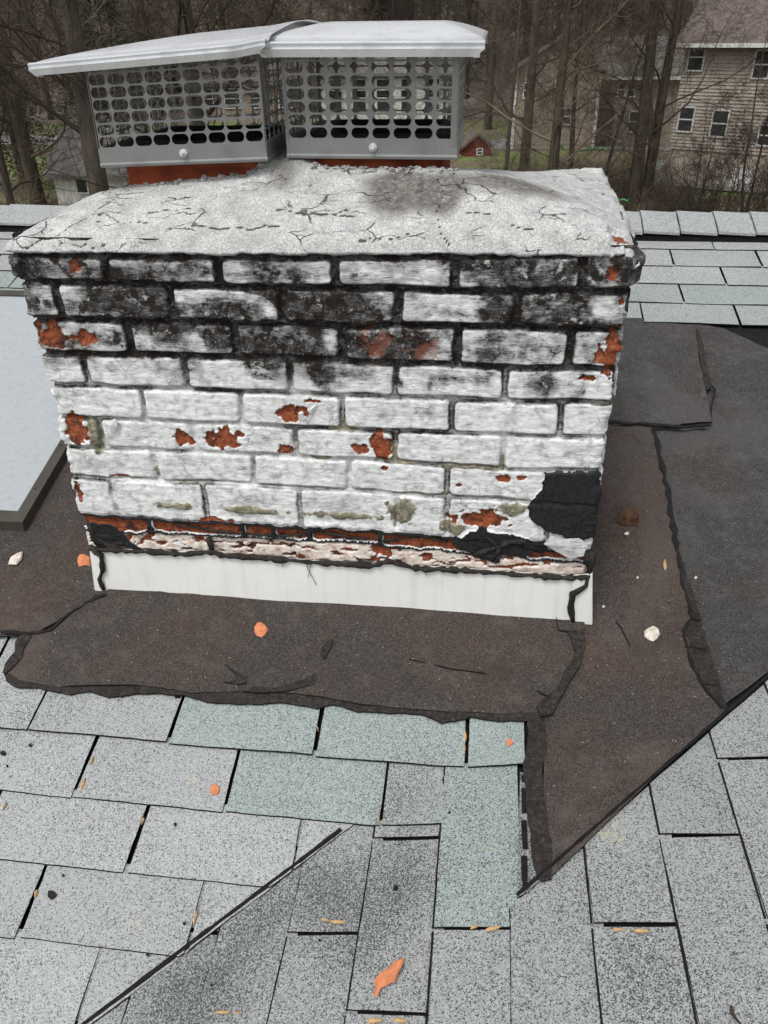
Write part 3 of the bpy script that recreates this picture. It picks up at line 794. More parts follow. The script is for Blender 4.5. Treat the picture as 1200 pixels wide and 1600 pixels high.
tex = (fbm(UU * 30, ZZ * 45, 111, 5) - .5) * 1.5 + (fbm(UU * 9, ZZ * 60, 112, 4) - .5) * .8 + (fbm(UU * 90, ZZ * 110, 113, 3) - .5) * .8
soot = np.maximum(soot, (.36 + .22 * (brickid - .5)) * ss(.25, .19, zrel) * frontm); soot = np.clip(soot, 0, .95); soot = np.where(jm > .5, soot, soot + tex * ss(.05, .45, soot) * .62)
soot += (1 - jm) * .34 * ss(.56, .72, fbm(UU * 13, ZZ * 22, 114, 5)) * ss(.35, .65, fbm(UU * 4, ZZ * 4, 115, 3))
soot = np.clip(soot, 0, .95)
# cement, moss-yellow
for u, v, ru, rv in ((627, 800, 23, 24), (705, 825, 20, 12), (150, 680, 12, 26), (800, 795, 24, 11), (270, 789, 34, 6), (390, 797, 62, 6), (545, 806, 60, 6)):
    cem = np.maximum(cem, np.clip(ell(u, v, ru, rv, 0, .5, 60, 44), 0, 1) * frontm)
cem = np.maximum(cem, jm * .8 * ((rows >= 5) & (rows <= 7)) * ss(.57, .66, fbm(UU * 6, ZZ * 14, 45, 3)))
cem = np.where(cem > .45, cem, cem * .6)
# torn plaster edge with black line under course 8
pl = ss(.010, .0, np.abs(Zw - bedz(8, Xw) + .004)) ; tarm = np.maximum(tarm, pl * (.45 + .5 * fbm(UU * 25, ZZ * 25, 46, 3)) * (rows >= 8) * frontm)
tarm = np.maximum(tarm, poly_d([(850, 738), (948, 738), (950, 800), (948, 822), (935, 850), (925, 838), (900, 852), (880, 838), (850, 826), (828, 810), (824, 792), (850, 760)], 60, .012) * .95)
tarm = np.maximum(tarm, poly_d([(705, 842), (750, 822), (790, 835), (860, 845), (850, 866), (790, 872), (765, 880), (745, 866), (720, 858)], 50, .026, 14) * .62)
tarm = np.maximum(tarm, poly_d([(142, 816), (175, 820), (205, 842), (225, 858), (150, 862), (138, 840)], 55, .020, 24) * .60)
cream = np.where((rows == 10) & frontm, .85, 0.0) * ss(.30, .42, fbm(UU * 24, ZZ * 50, 47, 3) + .1)
bare = np.where((cream > .5) & (fbm(UU * 34, ZZ * 80, 96, 4) <= .60), 0, bare); cream = np.where(bare > .5, 0, cream)
soot += jm * (rows >= 5) * (rows <= 8) * (.06 + .20 * fbm(UU * 20, ZZ * 20, 28, 3)) * frontm
soot = np.where(rows >= 9, soot * .2, soot)
# geometry response
deep = ss(.46, .54, bare)
hgt -= deep * np.where(rows == 9, .004, .0050) * (.7 + .8 * fbm(UU * 70, ZZ * 70, 48, 3))
hgt += .0009 * ss(.36, .44, bare) * (1 - ss(.45, .49, bare)) * (rows < 9)
hgt += deep * (fbm(UU * 110, ZZ * 110, 49, 3) - .5) * .004
tm_ = ss(.46, .56, tarm)
hgt = hgt * (1 - .75 * tm_) + tm_ * (.0035 + (fbm(UU * 20, ZZ * 12, 50, 3) - .5) * .006)
hgt += .004 * ss(.5, .7, cem) * (rows > 6)
# smeared plaster over course 8 to its torn lower edge
sm8 = (rows == 8) * ss(.020, .004, Zw - bedz(8, Xw)); hgt = hgt * (1 - .7 * sm8) + sm8 * (.002 + (fbm(UU * 30, ZZ * 30, 66, 3) - .5) * .005)
# ragged arrises at the chimney corners
cor = np.exp(-(np.minimum(abs(UU - XL), abs(UU - XR)) / .012) ** 2)
hgt -= cor * np.clip(fbm(UU * 4, ZZ * 45, 77, 4) - .38, 0, 1) * .030
bare = np.maximum(bare, cor * .0)
hgt = np.where(rows == 11, -.012, hgt)
PX = PP[:, 0][None, :] + PP[:, 2][None, :] * hgt; PY = PP[:, 1][None, :] + PP[:, 3][None, :] * hgt
PX = np.where((abs(PP[:, 2]) > .3)[None, :], PP[:, 0][None, :] + PP[:, 2][None, :] * (hgt - pro * np.where(rows == 1, .1, .55)), PX)
V = np.stack([PX, PY, ZZ + 0 * PX], -1).reshape(-1, 3)
I = np.arange(NZ * NP).reshape(NZ, NP); I2 = np.roll(I, -1, 1)
F = np.stack([I[:-1], I2[:-1], I2[1:], I[1:]], -1).reshape(-1, 4)
mesh_obj('brickwork', V, F, M_BRICK, chim, True, dict(soot=soot.ravel(), bare=bare.ravel(), tar=tarm.ravel(), cement=cem.ravel(), cream=cream.ravel(), isbrick=edge.ravel()))
del V, F, I, I2

# ---- crown
CXL, CXR, CYF, CYB = -.095, 1.066, -.021, .59
gx = np.arange(CXL, CXR + .003, .0036); gy = np.concatenate([np.arange(CYF, .12, .0032), np.arange(.12, CYB, .006)])
GX, GY = np.meshgrid(gx, gy)
zl = -.006 + .012 * (GX - CXL); zb_ = .002 + .045 * (GX - CXL) / (CXR - CXL)
tF = np.clip((GY - CYF) / .16, 0, 1)
edgez = zl + (zb_ - zl) * np.clip((GY - CYF) / (CYB - CYF), 0, 1)
dome = (sum(np.clip(t_, 1e-3, 1.25) ** -5.0 for t_ in (tF, (CYB - GY) / .13, (GX - CXL) / .17, (CXR - GX) / .30))) ** (-1 / 5.0)
dome = np.clip(dome * 1.12, 0, 1)
peak = .079 + np.clip((GX - .05) * .085, 0, .036) - .15 * np.clip(GY - .13, 0, 1)
CZ = edgez + (peak - edgez) * np.clip(dome, 0, 1) ** .85
hump = ss(.330, .395, GX) * ss(.500, .440, GX) * ss(.10, .15, GY) * ss(.50, .42, GY)
CZ = np.maximum(CZ, CZ * (1 - hump) + .128 * hump)
CZ += hump * (fbm(GX * 50, GY * 50, 209, 3) - .5) * .016
CZ += (fbm(GX * 9, GY * 9, 201, 4) - .5) * .008 + (fbm(GX * 70, GY * 70, 202, 4) - .5) * .0042
chip = ss(.60, .70, fbm(GX * 11, GY * 16, 203, 4)) * ss(.8, 1.03, GX)
CZ += chip * .006 - ss(.015, 0, CXR - GX) * .02 - ss(.012, 0, GY - CYF) * .006
# chipped hollow at the right front corner
cx, cy = 1.035, .0
hol = np.clip(1.1 - np.sqrt(((GX - cx) / .05) ** 2 + ((GY - cy) / .035) ** 2) + (fbm(GX * 60, GY * 60, 207, 3) - .5) * .9, 0, 1)
CZ -= .014 * ss(.35, .5, hol)
def cpt(u, v):
    # crown surface point
    d = ray(u, v); last = None
    for y in np.arange(CYF, CYB, .002):
        p = CP + d * (y - CP[1]) / d[1]; a = int(np.clip((p[0] - CXL) / .0036, 0, len(gx) - 1)); b = int(np.searchsorted(gy, y)); b = min(b, len(gy) - 1); last = p
        if p[2] <= CZ[b, a]: return p
    return last
crack = np.zeros(GX.shape)
def addcrack(pix, wid=.0014, seed=1):
    global crack
    pts = [cpt(u, v)[:2] for u, v in pix]
    dmin = np.full(GX.shape, 9.0)
    wxx = GX + (fbm(GX * 40, GY * 40, seed, 3) - .5) * .009; wyy = GY + (fbm(GX * 40, GY * 40, seed + 5, 3) - .5) * .009
    for a, b in zip(pts[:-1], pts[1:]):
        d = b - a; L2 = (d ** 2).sum(); t = np.clip(((wxx - a[0]) * d[0] + (wyy - a[1]) * d[1]) / L2, 0, 1)
        dmin = np.minimum(dmin, np.hypot(wxx - a[0] - t * d[0], wyy - a[1] - t * d[1]))
    crack = np.maximum(crack, ss(wid * 1.8, wid * .4, dmin))
for i, p in enumerate([[(683, 275), (694, 300), (682, 330), (688, 365), (705, 392)], [(430, 326), (470, 330), (500, 335), (545, 330)], [(472, 327), (475, 336), (560, 336)],
                       [(700, 330), (760, 332), (800, 338)], [(195, 300), (150, 330), (95, 365), (40, 388)], [(130, 383), (165, 385), (160, 378)], [(150, 345), (260, 348)],
                       [(830, 292), (860, 300), (890, 296)], [(870, 262), (900, 275), (930, 290)], [(880, 310), (920, 318)], [(940, 300), (960, 320), (975, 345)], [(800, 352), (840, 358)],
                       [(230, 330), (330, 325)], [(860, 275), (880, 285), (915, 282)], [(300, 350), (380, 356), (440, 352)], [(560, 372), (640, 368)], [(840, 335), (930, 338)]]): addcrack(p, (.0006 + .0003 * (i % 3)), 300 + i)
CZ -= crack * .0025
stain = np.zeros(GX.shape)
for u, v, rx, ry, s in ((610, 305, .07, .07, .95), (660, 292, .12, .06, .55), (690, 310, .05, .05, .6), (800, 282, .13, .07, .8), (780, 265, .10, .09, .75), (720, 262, .1, .06, .7), (640, 275, .3, .03, .3), (860, 305, .12, .05, .4), (440, 285, .05, .04, .7), (700, 335, .06, .06, .25)):
    c = cpt(u, v); stain += s * np.clip(1.15 - np.sqrt(((GX - c[0]) / rx) ** 2 + ((GY - c[1]) / ry) ** 2), 0, 1)
stain += hump * .8
stain += .5 * ss(.014, 0, GY - CYF) * fbm(GX * 30, GY * 30, 211, 3)
cbare = ss(.45, .6, hol) * .7 * (fbm(GX * 50, GY * 50, 212, 3) > .45)
ny, nx = GX.shape
# ragged outline: pull the border vertices in and out
jx = (fbm(GX * 0 + 3, GY * 25, 221, 4) - .5) * .034; jy = (fbm(GX * 22, GY * 0 + 3, 222, 4) - .5) * .016
bx = np.clip(1 - np.minimum(GX - CXL, CXR - GX) / .09, 0, 1); by = np.clip(1 - (GY - CYF) / .07, 0, 1)
jx = jx * np.where(GX > .5, .7, .3)
VX = GX + jx * bx; VY = GY + jy * by
V = np.stack([VX, VY, CZ], -1).reshape(-1, 3)
I = np.arange(ny * nx).reshape(ny, nx)
F = [I[:-1, :-1], I[:-1, 1:], I[1:, 1:], I[1:, :-1]]; F = np.stack(F, -1).reshape(-1, 4)
ring = np.concatenate([I[0, :], I[1:, -1], I[-1, -2::-1], I[-2:0:-1, 0]])
nb = len(ring); allV = [V]; prev = ring; base_i = len(V); FF = [F]
RV = V[ring]; cen = np.array([[.48, .28, 0]])
lowz = RV[:, 2] - .002 - .008 * fbm(RV[:, 0] * 30, RV[:, 1] * 30 + 5, 230, 3)
for s, (f, ins) in enumerate(((.4, -.001), (1.0, .004), (1.0, .03))):
    nv = RV.copy(); nv[:, 2] = RV[:, 2] * (1 - f) + lowz * f
    dirn = np.stack([np.sign(RV[:, 0] - .48) * (np.minimum(abs(RV[:, 0] - CXL), abs(RV[:, 0] - CXR)) < .02), np.sign(RV[:, 1] - .28) * (np.minimum(abs(RV[:, 1] - CYF), abs(RV[:, 1] - CYB)) < .012)], 1)
    nv[:, :2] -= dirn * ins; allV.append(nv); cur = np.arange(base_i, base_i + nb); base_i += nb
    FF.append(np.stack([prev, cur, np.roll(cur, -1), np.roll(prev, -1)], -1)); prev = cur
V = np.vstack(allV); F = np.vstack(FF); ex = 3 * nb
def ext(a, val=0.0): return np.concatenate([a.ravel(), np.tile(a.ravel()[ring], 3) if val is None else np.full(ex, val)])
mesh_obj('crown', V, F, M_CROWN, chim, True, dict(stain=ext(stain, .28), crack=ext(crack, 0), bare=ext(cbare, None)))
# mortar rubble collar between the flues
mb = MB()
def rock(mb, c, r, seed, flat=.7, n=7):
    rr = random.Random(seed); V = []; F = []
    for i in range(n + 1):
        th = math.pi * i / n
        for k in range(n):
            a = 2 * math.pi * k / n; s = r * rr.uniform(.72, 1.2)
            V.append((c[0] + s * math.sin(th) * math.cos(a), c[1] + s * math.sin(th) * math.sin(a), c[2] + s * math.cos(th) * flat))
    for i in range(n):
        for k in range(n): F.append((i * n + k, (i + 1) * n + k, (i + 1) * n + (k + 1) % n, i * n + (k + 1) % n))
    mb.add(V, F)
for i in range(150):
    x = rng.uniform(.09, .74); y = .135 + rng.uniform(-.016, .010)
    if .385 < x < .455: y = rng.uniform(.10, .30)
    b = int(np.argmin(abs(gy - y))); a = int((x - CXL) / .0036)
    rock(mb, (x, y, CZ[b, a] + .0005), rng.uniform(.003, .0075), i, .6)
o = mb.build('mortar_collar', M_CROWN, chim); o['kind'] = 'stuff'
nv = len(o.data.vertices)
for an, v0 in (('stain', .75), ('crack', 0), ('bare', 0)):
    a = o.data.attributes.new(an, 'FLOAT', 'POINT'); a.data.foreach_set('value', (nrg.rand(nv) * v0 * 1.4).astype(np.float32))
# ---- flues
def flue(x0, x1, y0, y1, ztop):
    mb = MB(); t = .022; zb2 = -.02
    def ringv(a, z, c=.03):
        out = []
        xa, xb, ya, yb = x0 + a, x1 - a, y0 + a, y1 - a
        for cx, cy, s in ((xa + c, ya + c, 180), (xb - c, ya + c, 270), (xb - c, yb - c, 0), (xa + c, yb - c, 90)):
            for i in range(5):
                an = math.radians(s + 22.5 * i); out.append((cx + c * math.cos(an), cy + c * math.sin(an), z))
        return out
    rings = [ringv(0, zb2), ringv(0, ztop - .024)]
    V = [p for r in rings for p in r]; n = 20; F = []
    for i in range(1):
        for k in range(n): F.append((i * n + k, i * n + (k + 1) % n, (i + 1) * n + (k + 1) % n, (i + 1) * n + k))
    mb.add(V, F); fo = mb.build('flue_tile', M_CLAY, chim, True)
    m2 = MB(); rg = [ringv(0, ztop - .024), ringv(0, ztop - .004), ringv(.004, ztop), ringv(t - .004, ztop, .024), ringv(t, ztop - .004, .02), ringv(t, zb2, .02)]
    m2.add([p for r in rg for p in r], [(i * n + k, i * n + (k + 1) % n, (i + 1) * n + (k + 1) % n, (i + 1) * n + k) for i in range(5) for k in range(n)] + [tuple(5 * n + k for k in range(n))])
    so = m2.build('soot_lining', M_UND, None, True); so.parent = fo
    for v_ in so.data.vertices: v_.co -= Vector(chim.location)
flue(.092, .372, .130, .425, .156); flue(.452, .712, .150, .440, .166)
# ---- counter flashing
def quadstrip(mb, A_, B_, th=(0, .0012, 0)):
    V = list(A_) + list(B_); n = len(A_); V2 = [(x + th[0], y + th[1], z + th[2]) for x, y, z in V]
    mb.add(V + V2, [(i, i + 1, n + i + 1, n + i) for i in range(n - 1)] + [(2 * n + i + 1, 2 * n + i, 3 * n + i, 3 * n + i + 1) for i in range(n - 1)] +
           [(i + 1, i, 2 * n + i, 2 * n + i + 1) for i in range(n - 1)] + [(n + i, n + i + 1, 3 * n + i + 1, 3 * n + i) for i in range(n - 1)] + [(0, n, 3 * n, 2 * n), (n - 1, 3 * n - 1, 4 * n - 1, 2 * n - 1)])
mb = MB(); yf = -.012
tp = [(158, 857), (240, 860), (330, 864), (430, 871), (520, 878), (600, 882), (700, 886), (800, 893), (915, 902)]
bt = [(161, 924), (240, 930), (330, 937), (430, 944), (520, 950), (600, 955), (700, 961), (800, 968), (896, 974)]
wav = [rng.uniform(-.0012, .0012) for _ in tp]
quadstrip(mb, [tuple(at_y(u, v, yf + w_)) for (u, v), w_ in zip(bt, wav)], [tuple(at_y(u, v, yf + .002)) for u, v in tp])
mb.build('flashing_front', M_WHITE, chim)
mb = MB(); quadstrip(mb, [tuple(at_y(u, v, yf - .003)) for u, v in ((150, 931), (164, 924))], [tuple(at_y(u, v, yf - .002)) for u, v in ((140, 855), (153, 861))])
pL = at_y(140, 855, yf); qL = at_y(150, 931, yf)
V = [(pL[0], yf, pL[2]), (qL[0], yf, qL[2]), (qL[0] - .001, .57, qL[2] + SM * .57 + .02), (pL[0] - .001, .57, pL[2] + SM * .57)]
mb.add(V + [(x - .0012, y, z) for x, y, z in V], [(0, 1, 2, 3), (7, 6, 5, 4), (0, 3, 7, 4), (1, 0, 4, 5), (2, 1, 5, 6), (3, 2, 6, 7)])
mb.build('flashing_corner', M_WHITE, chim)
mb = MB(); quadstrip(mb, [tuple(at_y(u, v, yf - .004)) for u, v in ((899, 974), (925, 985))], [tuple(at_y(u, v, yf - .003)) for u, v in ((893, 899), (925, 896))])
pR = at_y(925, 896, yf); qR = at_y(925, 985, yf)
V = [(pR[0], yf, pR[2]), (qR[0], yf, qR[2]), (qR[0], .57, qR[2] + SM * .57 + .02), (pR[0], .57, pR[2] + SM * .57)]
mb.add(V + [(x + .0012, y, z) for x, y, z in V], [(3, 2, 1, 0), (4, 5, 6, 7), (4, 7, 3, 0), (5, 4, 0, 1), (6, 5, 1, 2), (7, 6, 2, 3)])
mb.build('flashing_corner', M_WHITE, chim)
# ---- sealant beads
def bead(name, pix, y, r, seed=0, n=8):
    pts = []; rad = []; R_ = random.Random(seed)
    for (a, b) in zip(pix[:-1], pix[1:]):
        L = math.dist(a, b); k = max(1, int(L / 7))
        for i in range(k): t = i / k; pts.append(tuple(at_y(a[0] + (b[0] - a[0]) * t + R_.uniform(-.7, .7), a[1] + (b[1] - a[1]) * t + R_.uniform(-.8, .8), y))); rad.append(r * R_.uniform(.55, 1.4))
    pts.append(tuple(at_y(*pix[-1], y))); rad.append(r * .6)
    mb = MB(); mb.tube(pts, rad, n); return mb.build(name, M_TAR2, chim, True)
bead('sealant_bead', [(140, 855), (150, 858), (190, 861), (250, 863), (290, 866), (330, 862), (345, 867), (430, 874), (520, 881), (585, 884), (605, 876), (620, 880), (650, 888), (720, 891), (800, 897), (880, 903), (922, 900)], yf - .001, .0064, 1)
bead('sealant_bead', [(142, 856), (158, 868), (160, 890), (156, 905), (162, 922)], yf - .004, .0062, 2)
bead('sealant_bead', [(918, 900), (916, 915), (895, 928), (892, 950), (895, 972)], yf - .005, .0062, 3)
bead('sealant_bead', [(326, 842), (330, 852), (332, 862)], yf + .004, .0085, 4)
bead('sealant_bead', [(920, 862), (922, 880), (921, 896)], yf + .002, .009, 5)
bead('sealant_bead', [(270, 818), (340, 830), (400, 836), (440, 838), (500, 832), (540, 838), (600, 845), (660, 838), (700, 846)], .004, .0028, 6)
bead('sealant_bead', [(140, 822), (150, 840), (170, 852), (200, 858), (240, 860)], .0, .006, 7)
bead('sealant_bead', [(740, 868), (775, 855), (800, 845), (860, 850)], .0, .007, 8)
bead('sealant_bead', [(760, 838), (780, 858), (770, 876)], -.001, .006, 9)
# wires of loose fibre hanging over the flashing
for pts in ([(478, 874), (481, 890), (490, 905), (494, 914)], [(487, 876), (484, 890), (482, 902)], [(441, 874), (442, 886)], [(664, 886), (666, 899)]):
    mb = MB(); mb.tube([tuple(at_y(u, v, yf - .004)) for u, v in pts], .0007, 4); mb.build('loose_fibre', M_UND, chim)
# peeling flake over the tar at the right
mb = MB()
def flakeplate(mb, pix, y, th=.0025, seed=0):
    R_ = random.Random(seed); P_ = [at_y(u, v, y) + np.array([0, R_.uniform(-.003, .003), 0]) for u, v in pix]
    c = sum(P_) / len(P_) + np.array([0, -.003, 0]); n = len(P_)
    V = [tuple(p) for p in P_] + [tuple(c)] + [(p[0], p[1] + th, p[2]) for p in P_]
    mb.add(V, [(i, (i + 1) % n, n) for i in range(n)] + [((i + 1) % n, i, n + 1 + i, n + 1 + (i + 1) % n) for i in range(n)])
flakeplate(mb, [(850, 850), (862, 838), (880, 843), (905, 842), (918, 850), (912, 868), (890, 872), (868, 862)], -.010, seed=3)
flakeplate(mb, [(826, 838), (840, 832), (852, 838), (845, 845), (830, 844)], -.008, seed=4)
o = mb.build('paint_flake', M_BRICK, chim)
for an in ('soot', 'bare', 'tar', 'cement', 'cream', 'isbrick'):
    a = o.data.attributes.new(an, 'FLOAT', 'POINT')
    if an == 'soot': a.data.foreach_set('value', np.full(len(o.data.vertices), .32, dtype=np.float32))
mb = MB()
for pix in ([(165, 660), (180, 655), (184, 668), (172, 676), (166, 668)], [(480, 640), (497, 630), (486, 645)], [(798, 636), (806, 628), (802, 638)]):
    mb = MB(); flakeplate(mb, pix, -.007, .001, seed=int(pix[0][0]))
    o = mb.build('paint_curl', M_BRICK, chim)
    for an in ('soot', 'bare', 'tar', 'cement', 'cream', 'isbrick'): o.data.attributes.new(an, 'FLOAT', 'POINT')

# =================================================================== CHIMNEY CAPS
def screen_geo(mb, P0, ex, ez, W, H, cols, rows_, hw, hh, nrm, th=.0010, skip0=0.0):
    """perforated sheet: P0 lower left, ex/ez unit axes, obround holes"""
    cw, ch = W / cols, H / rows_
    P0 = np.array(P0, float); ex = np.array(ex, float); ez = np.array(ez, float); nrm = np.array(nrm, float)
    n = 20
    cellc = []
    for k in range(n):
        a = 2 * math.pi * k / n + math.pi / n
        # obround
        r = hh / 2; cx = max(0, hw / 2 - r)
        hx = math.cos(a) * r + (cx if math.cos(a) > 0 else -cx); hz = math.sin(a) * r
        # outer square
        m_ = max(abs(math.cos(a)) / (cw / 2), abs(math.sin(a)) / (ch / 2)); ox, oz = math.cos(a) / m_, math.sin(a) / m_
        cellc.append((hx, hz, ox, oz))
    corners = [(cw / 2, ch / 2), (-cw / 2, ch / 2), (-cw / 2, -ch / 2), (cw / 2, -ch / 2)]
    # snap the nearest outer points to the corners
    for c in corners:
        j = min(range(n), key=lambda k: math.dist((cellc[k][2], cellc[k][3]), c)); cellc[j] = (cellc[j][0], cellc[j][1], c[0], c[1])
    for i in range(cols):
        for j in range(rows_):
            c = P0 + ex * (cw * (i + .5)) + ez * (ch * (j + .5))
            V = []
            for s in (0, 1):
                for hx, hz, ox, oz in cellc: V.append(tuple(c + ex * hx + ez * hz + nrm * th * s))
                for hx, hz, ox, oz in cellc: V.append(tuple(c + ex * ox + ez * oz + nrm * th * s))
            F = []
            for k in range(n):
                k2 = (k + 1) % n
                F += [(k, n + k, n + k2, k2)[::-1], (2 * n + k, 3 * n + k, 3 * n + k2, 2 * n + k2), (k, k2, 2 * n + k2, 2 * n + k)[::-1]]
            mb.add(V, F)
def make_cap(FL, FR, BR, BL, ztl, ztr, lid_fn, label, ncol, tiltmesh=0.0, bolt_uv=None, flare=.0):
    """FL.. bottom corners (x,y,z); ztl/ztr heights of the screen top at left and right"""
    cap = empty('chimney_cap', tuple((np.array(FL) + np.array(BR)) / 2)); tag(cap, label, 'chimney cap', 'chimney caps on the two flues')
    FL, FR, BR, BL = [np.array(p, float) for p in (FL, FR, BR, BL)]
    cor = [FL, FR, BR, BL]; cen = sum(cor) / 4
    pan = .033
    # base pan : four upright sides with lower lip
    mb = MB()
    for i in range(4):
        a, b = cor[i], cor[(i + 1) % 4]; d = (b - a) / np.linalg.norm(b - a); n = np.array([d[1], -d[0], 0]); n = n / np.linalg.norm(n)
        up = np.array([0, 0, 1.0])
        prof = [(-.020, .003), (.0015, .0), (.0025, .004), (.0015, .008), (.0010, pan), (-.0005, pan), (-.0005, .009), (-.020, .006)]
        V = [];
        for e in (a, b):
            for (o_, h_) in prof: V.append(tuple(e + n * o_ + up * h_ + (d * (o_ if e is b else -o_))))
        m_ = len(prof); mb.add(V, [(k, m_ + k, m_ + (k + 1) % m_, (k + 1) % m_) for k in range(m_)])
        # stitched hem: small dimples
        for q_ in range(int(np.linalg.norm(b - a) / .008)):
            c = a + d * (.004 + .008 * q_) + n * .002 + up * .0045; mb.box(tuple(c), (.004, .0016, .0022) if i % 2 == 0 else (.0016, .004, .0022))
    mb.build('base_pan', M_STEEL, cap)
    # screens
    for i in range(4):
        a, b = cor[i].copy(), cor[(i + 1) % 4].copy()
        d = (b - a); W = np.linalg.norm(d); d = d / W; n = np.array([d[1], -d[0], 0]); n /= np.linalg.norm(n)
        za = ztl if i in (0, 3) else ztr
        hgt_ = (ztl + ztr) / 2 - (a[2] + b[2]) / 2 - pan + .012
        lean = n * flare; ez = np.array([0, 0, 1.0]) + lean; 
        nr = 7; rp = .0209 if ncol == 8 else .0204
        P0 = a + np.array([0, 0, pan]) + d * .002 
        mb = MB(); screen_geo(mb, P0, d, ez, W - .004, nr * rp, ncol, nr, .0325, .0178, -n)
        # plain edge strips at the corners
        for e, sg in ((a, 1), (b, -1)):
            p = e + np.array([0, 0, pan - .01]); q_ = p + ez * (nr * rp + .01)
            if ncol == 9 and sg * (1 if i == 0 else 0) == 1: continue
            wv = d * (.011 if ncol == 8 and i == 0 and sg < 0 else .003) * sg
            V = [tuple(p + n * .0012), tuple(p + wv + n * .0012), tuple(q_ + wv + n * .0012), tuple(q_ + n * .0012)]; V += [tuple(np.array(v) + n * .001) for v in V]
            mb.add(V, [(0, 1, 2, 3), (7, 6, 5, 4), (0, 4, 5, 1), (1, 5, 6, 2), (3, 2, 6, 7), (0, 3, 7, 4)])
        mb.build('mesh_screen', M_STEEL, cap)
    # bolt with washer and nut
    mb = MB(); c = (FL + FR) / 2 + np.array([.004, -.003, .020])
    mb.tube([tuple(c + np.array([0, .004, 0])), tuple(c + np.array([0, -.002, 0]))], .0075, 14)
    mb.tube([tuple(c + np.array([0, -.002, 0])), tuple(c + np.array([0, -.008, 0]))], .0052, 6)
    mb.tube([tuple(c + np.array([0, -.008, 0])), tuple(c + np.array([.001, -.016, .001]))], .0028, 8)
    mb.build('bolt', M_LID, cap)
    # lid
    V, F, Vd, Fd = lid_fn()
    lo = mesh_obj('lid', V, F, M_LID, cap, True)
    fl_ = np.ones(len(F), bool); fl_[:49 * 4] = False; lo.data.polygons.foreach_set('use_smooth', fl_)
    mod = lo.modifiers.new('t', 'SOLIDIFY'); mod.thickness = .0012; mod.offset = -1
    return cap
def lid_grid(x0f, x1f, yf_, yb, zf0, zf1, zb0, zb1, rise, drop, capL=.22, capR=.2, curlR=0.0, x0b=None, x1b=None, bulge=1.0, endm=.02, nx=48, ny=30):
    x0b = x0f if x0b is None else x0b; x1b = x1f if x1b is None else x1b
    def f(su, sv):
        xa = x0f + (x0b - x0f) * sv; xb = x1f + (x1b - x1f) * sv
        x = xa + (xb - xa) * su; y = yf_ + (yb - yf_) * sv
        z0 = (zf0 * (1 - su) + zf1 * su) * (1 - sv) + (zb0 * (1 - su) + zb1 * su) * sv
        h = min(1, sv / .42, (1 - sv) / .42, su / capL if capL else 9, (1 - su) / capR if capR else 9)
        h = h * (1.45 - .45 * h) if h < 1 else 1
        z = z0 + rise * h
        z -= .006 * math.exp(-((sv - .03) / .02) ** 2)      # crimp line behind the front flange
        if curlR: z += curlR * ss(.86, 1.0, su) * (1 - .3 * sv)
        return [x, y, float(z)]
    sus = [0] + list(np.linspace(0, 1, nx)) + [1]; svs = [0, 0, 0, 0] + list(np.linspace(0, 1, ny)) + [1]
    V = []; NX, NY = len(sus), len(svs)
    for j, sv in enumerate(svs):
        for i, su in enumerate(sus):
            p = f(su, sv)
            out = .006
            if j == 0: p[2] -= drop; p[1] -= .004; p[0] += endm * (1 if su < .01 else (-1 if su > .99 else 0)) * .8
            elif j == 1: p[2] -= drop * .48; p[1] -= .0065
            elif j == 2: p[2] -= drop * .42; p[1] -= .0030
            elif j == 3: p[2] -= drop * .12; p[1] -= .0060
            elif j == NY - 1: p[2] -= drop; p[1] += .004
            if i == 0: p[2] -= (drop * .9 if 3 < j < NY - 1 else 0); p[0] += .012 if 3 < j else 0
            if i == NX - 1: p[2] -= (drop * .9 if (3 < j < NY - 1 and not curlR) else 0); p[0] -= (.012 if (3 < j and not curlR) else 0)
            V.append(p)
    I = np.arange(NX * NY).reshape(NY, NX)
    F = np.stack([I[:-1, :-1], I[:-1, 1:], I[1:, 1:], I[1:, :-1]], -1).reshape(-1, 4)
    return np.array(V), F, None, None
make_cap((.422, .132, .1285), (.735, .132, .1265), (.735, .452, .1265), (.422, .452, .1285), .300, .298,
         lambda: lid_grid(.395, .779, .070, .515, .318, .315, .325, .324, .024, .023, capL=.22, capR=.20, endm=.022),
         'right hand stainless steel chimney cap, its lid tucked under the other lid', 8)
make_cap((.068, .100, .1150), (.389, .100, .1270), (.389, .425, .1270), (.068, .425, .1150), .282, .298,
         lambda: lid_grid(-.005, .418, .045, .500, .291, .3185, .297, .333, .019, .020, capL=.55, capR=0, curlR=.004, x0b=-.02, x1b=.450, endm=.02),
         'left hand stainless steel chimney cap with a bent lid overlapping the other lid', 9, flare=-.02)

# =================================================================== SKYLIGHT
M_GLASS = NM('skylight_glazing', .07)
_g = M_GLASS; _g.b.inputs['Roughness'].default_value = .025; _g.col(_g.mix(_g.sstep(_g.noise(60, 6, .7), .45, .75), (.36, .385, .40), (.30, .325, .34)))
_g.b.inputs['Specular IOR Level'].default_value = .8

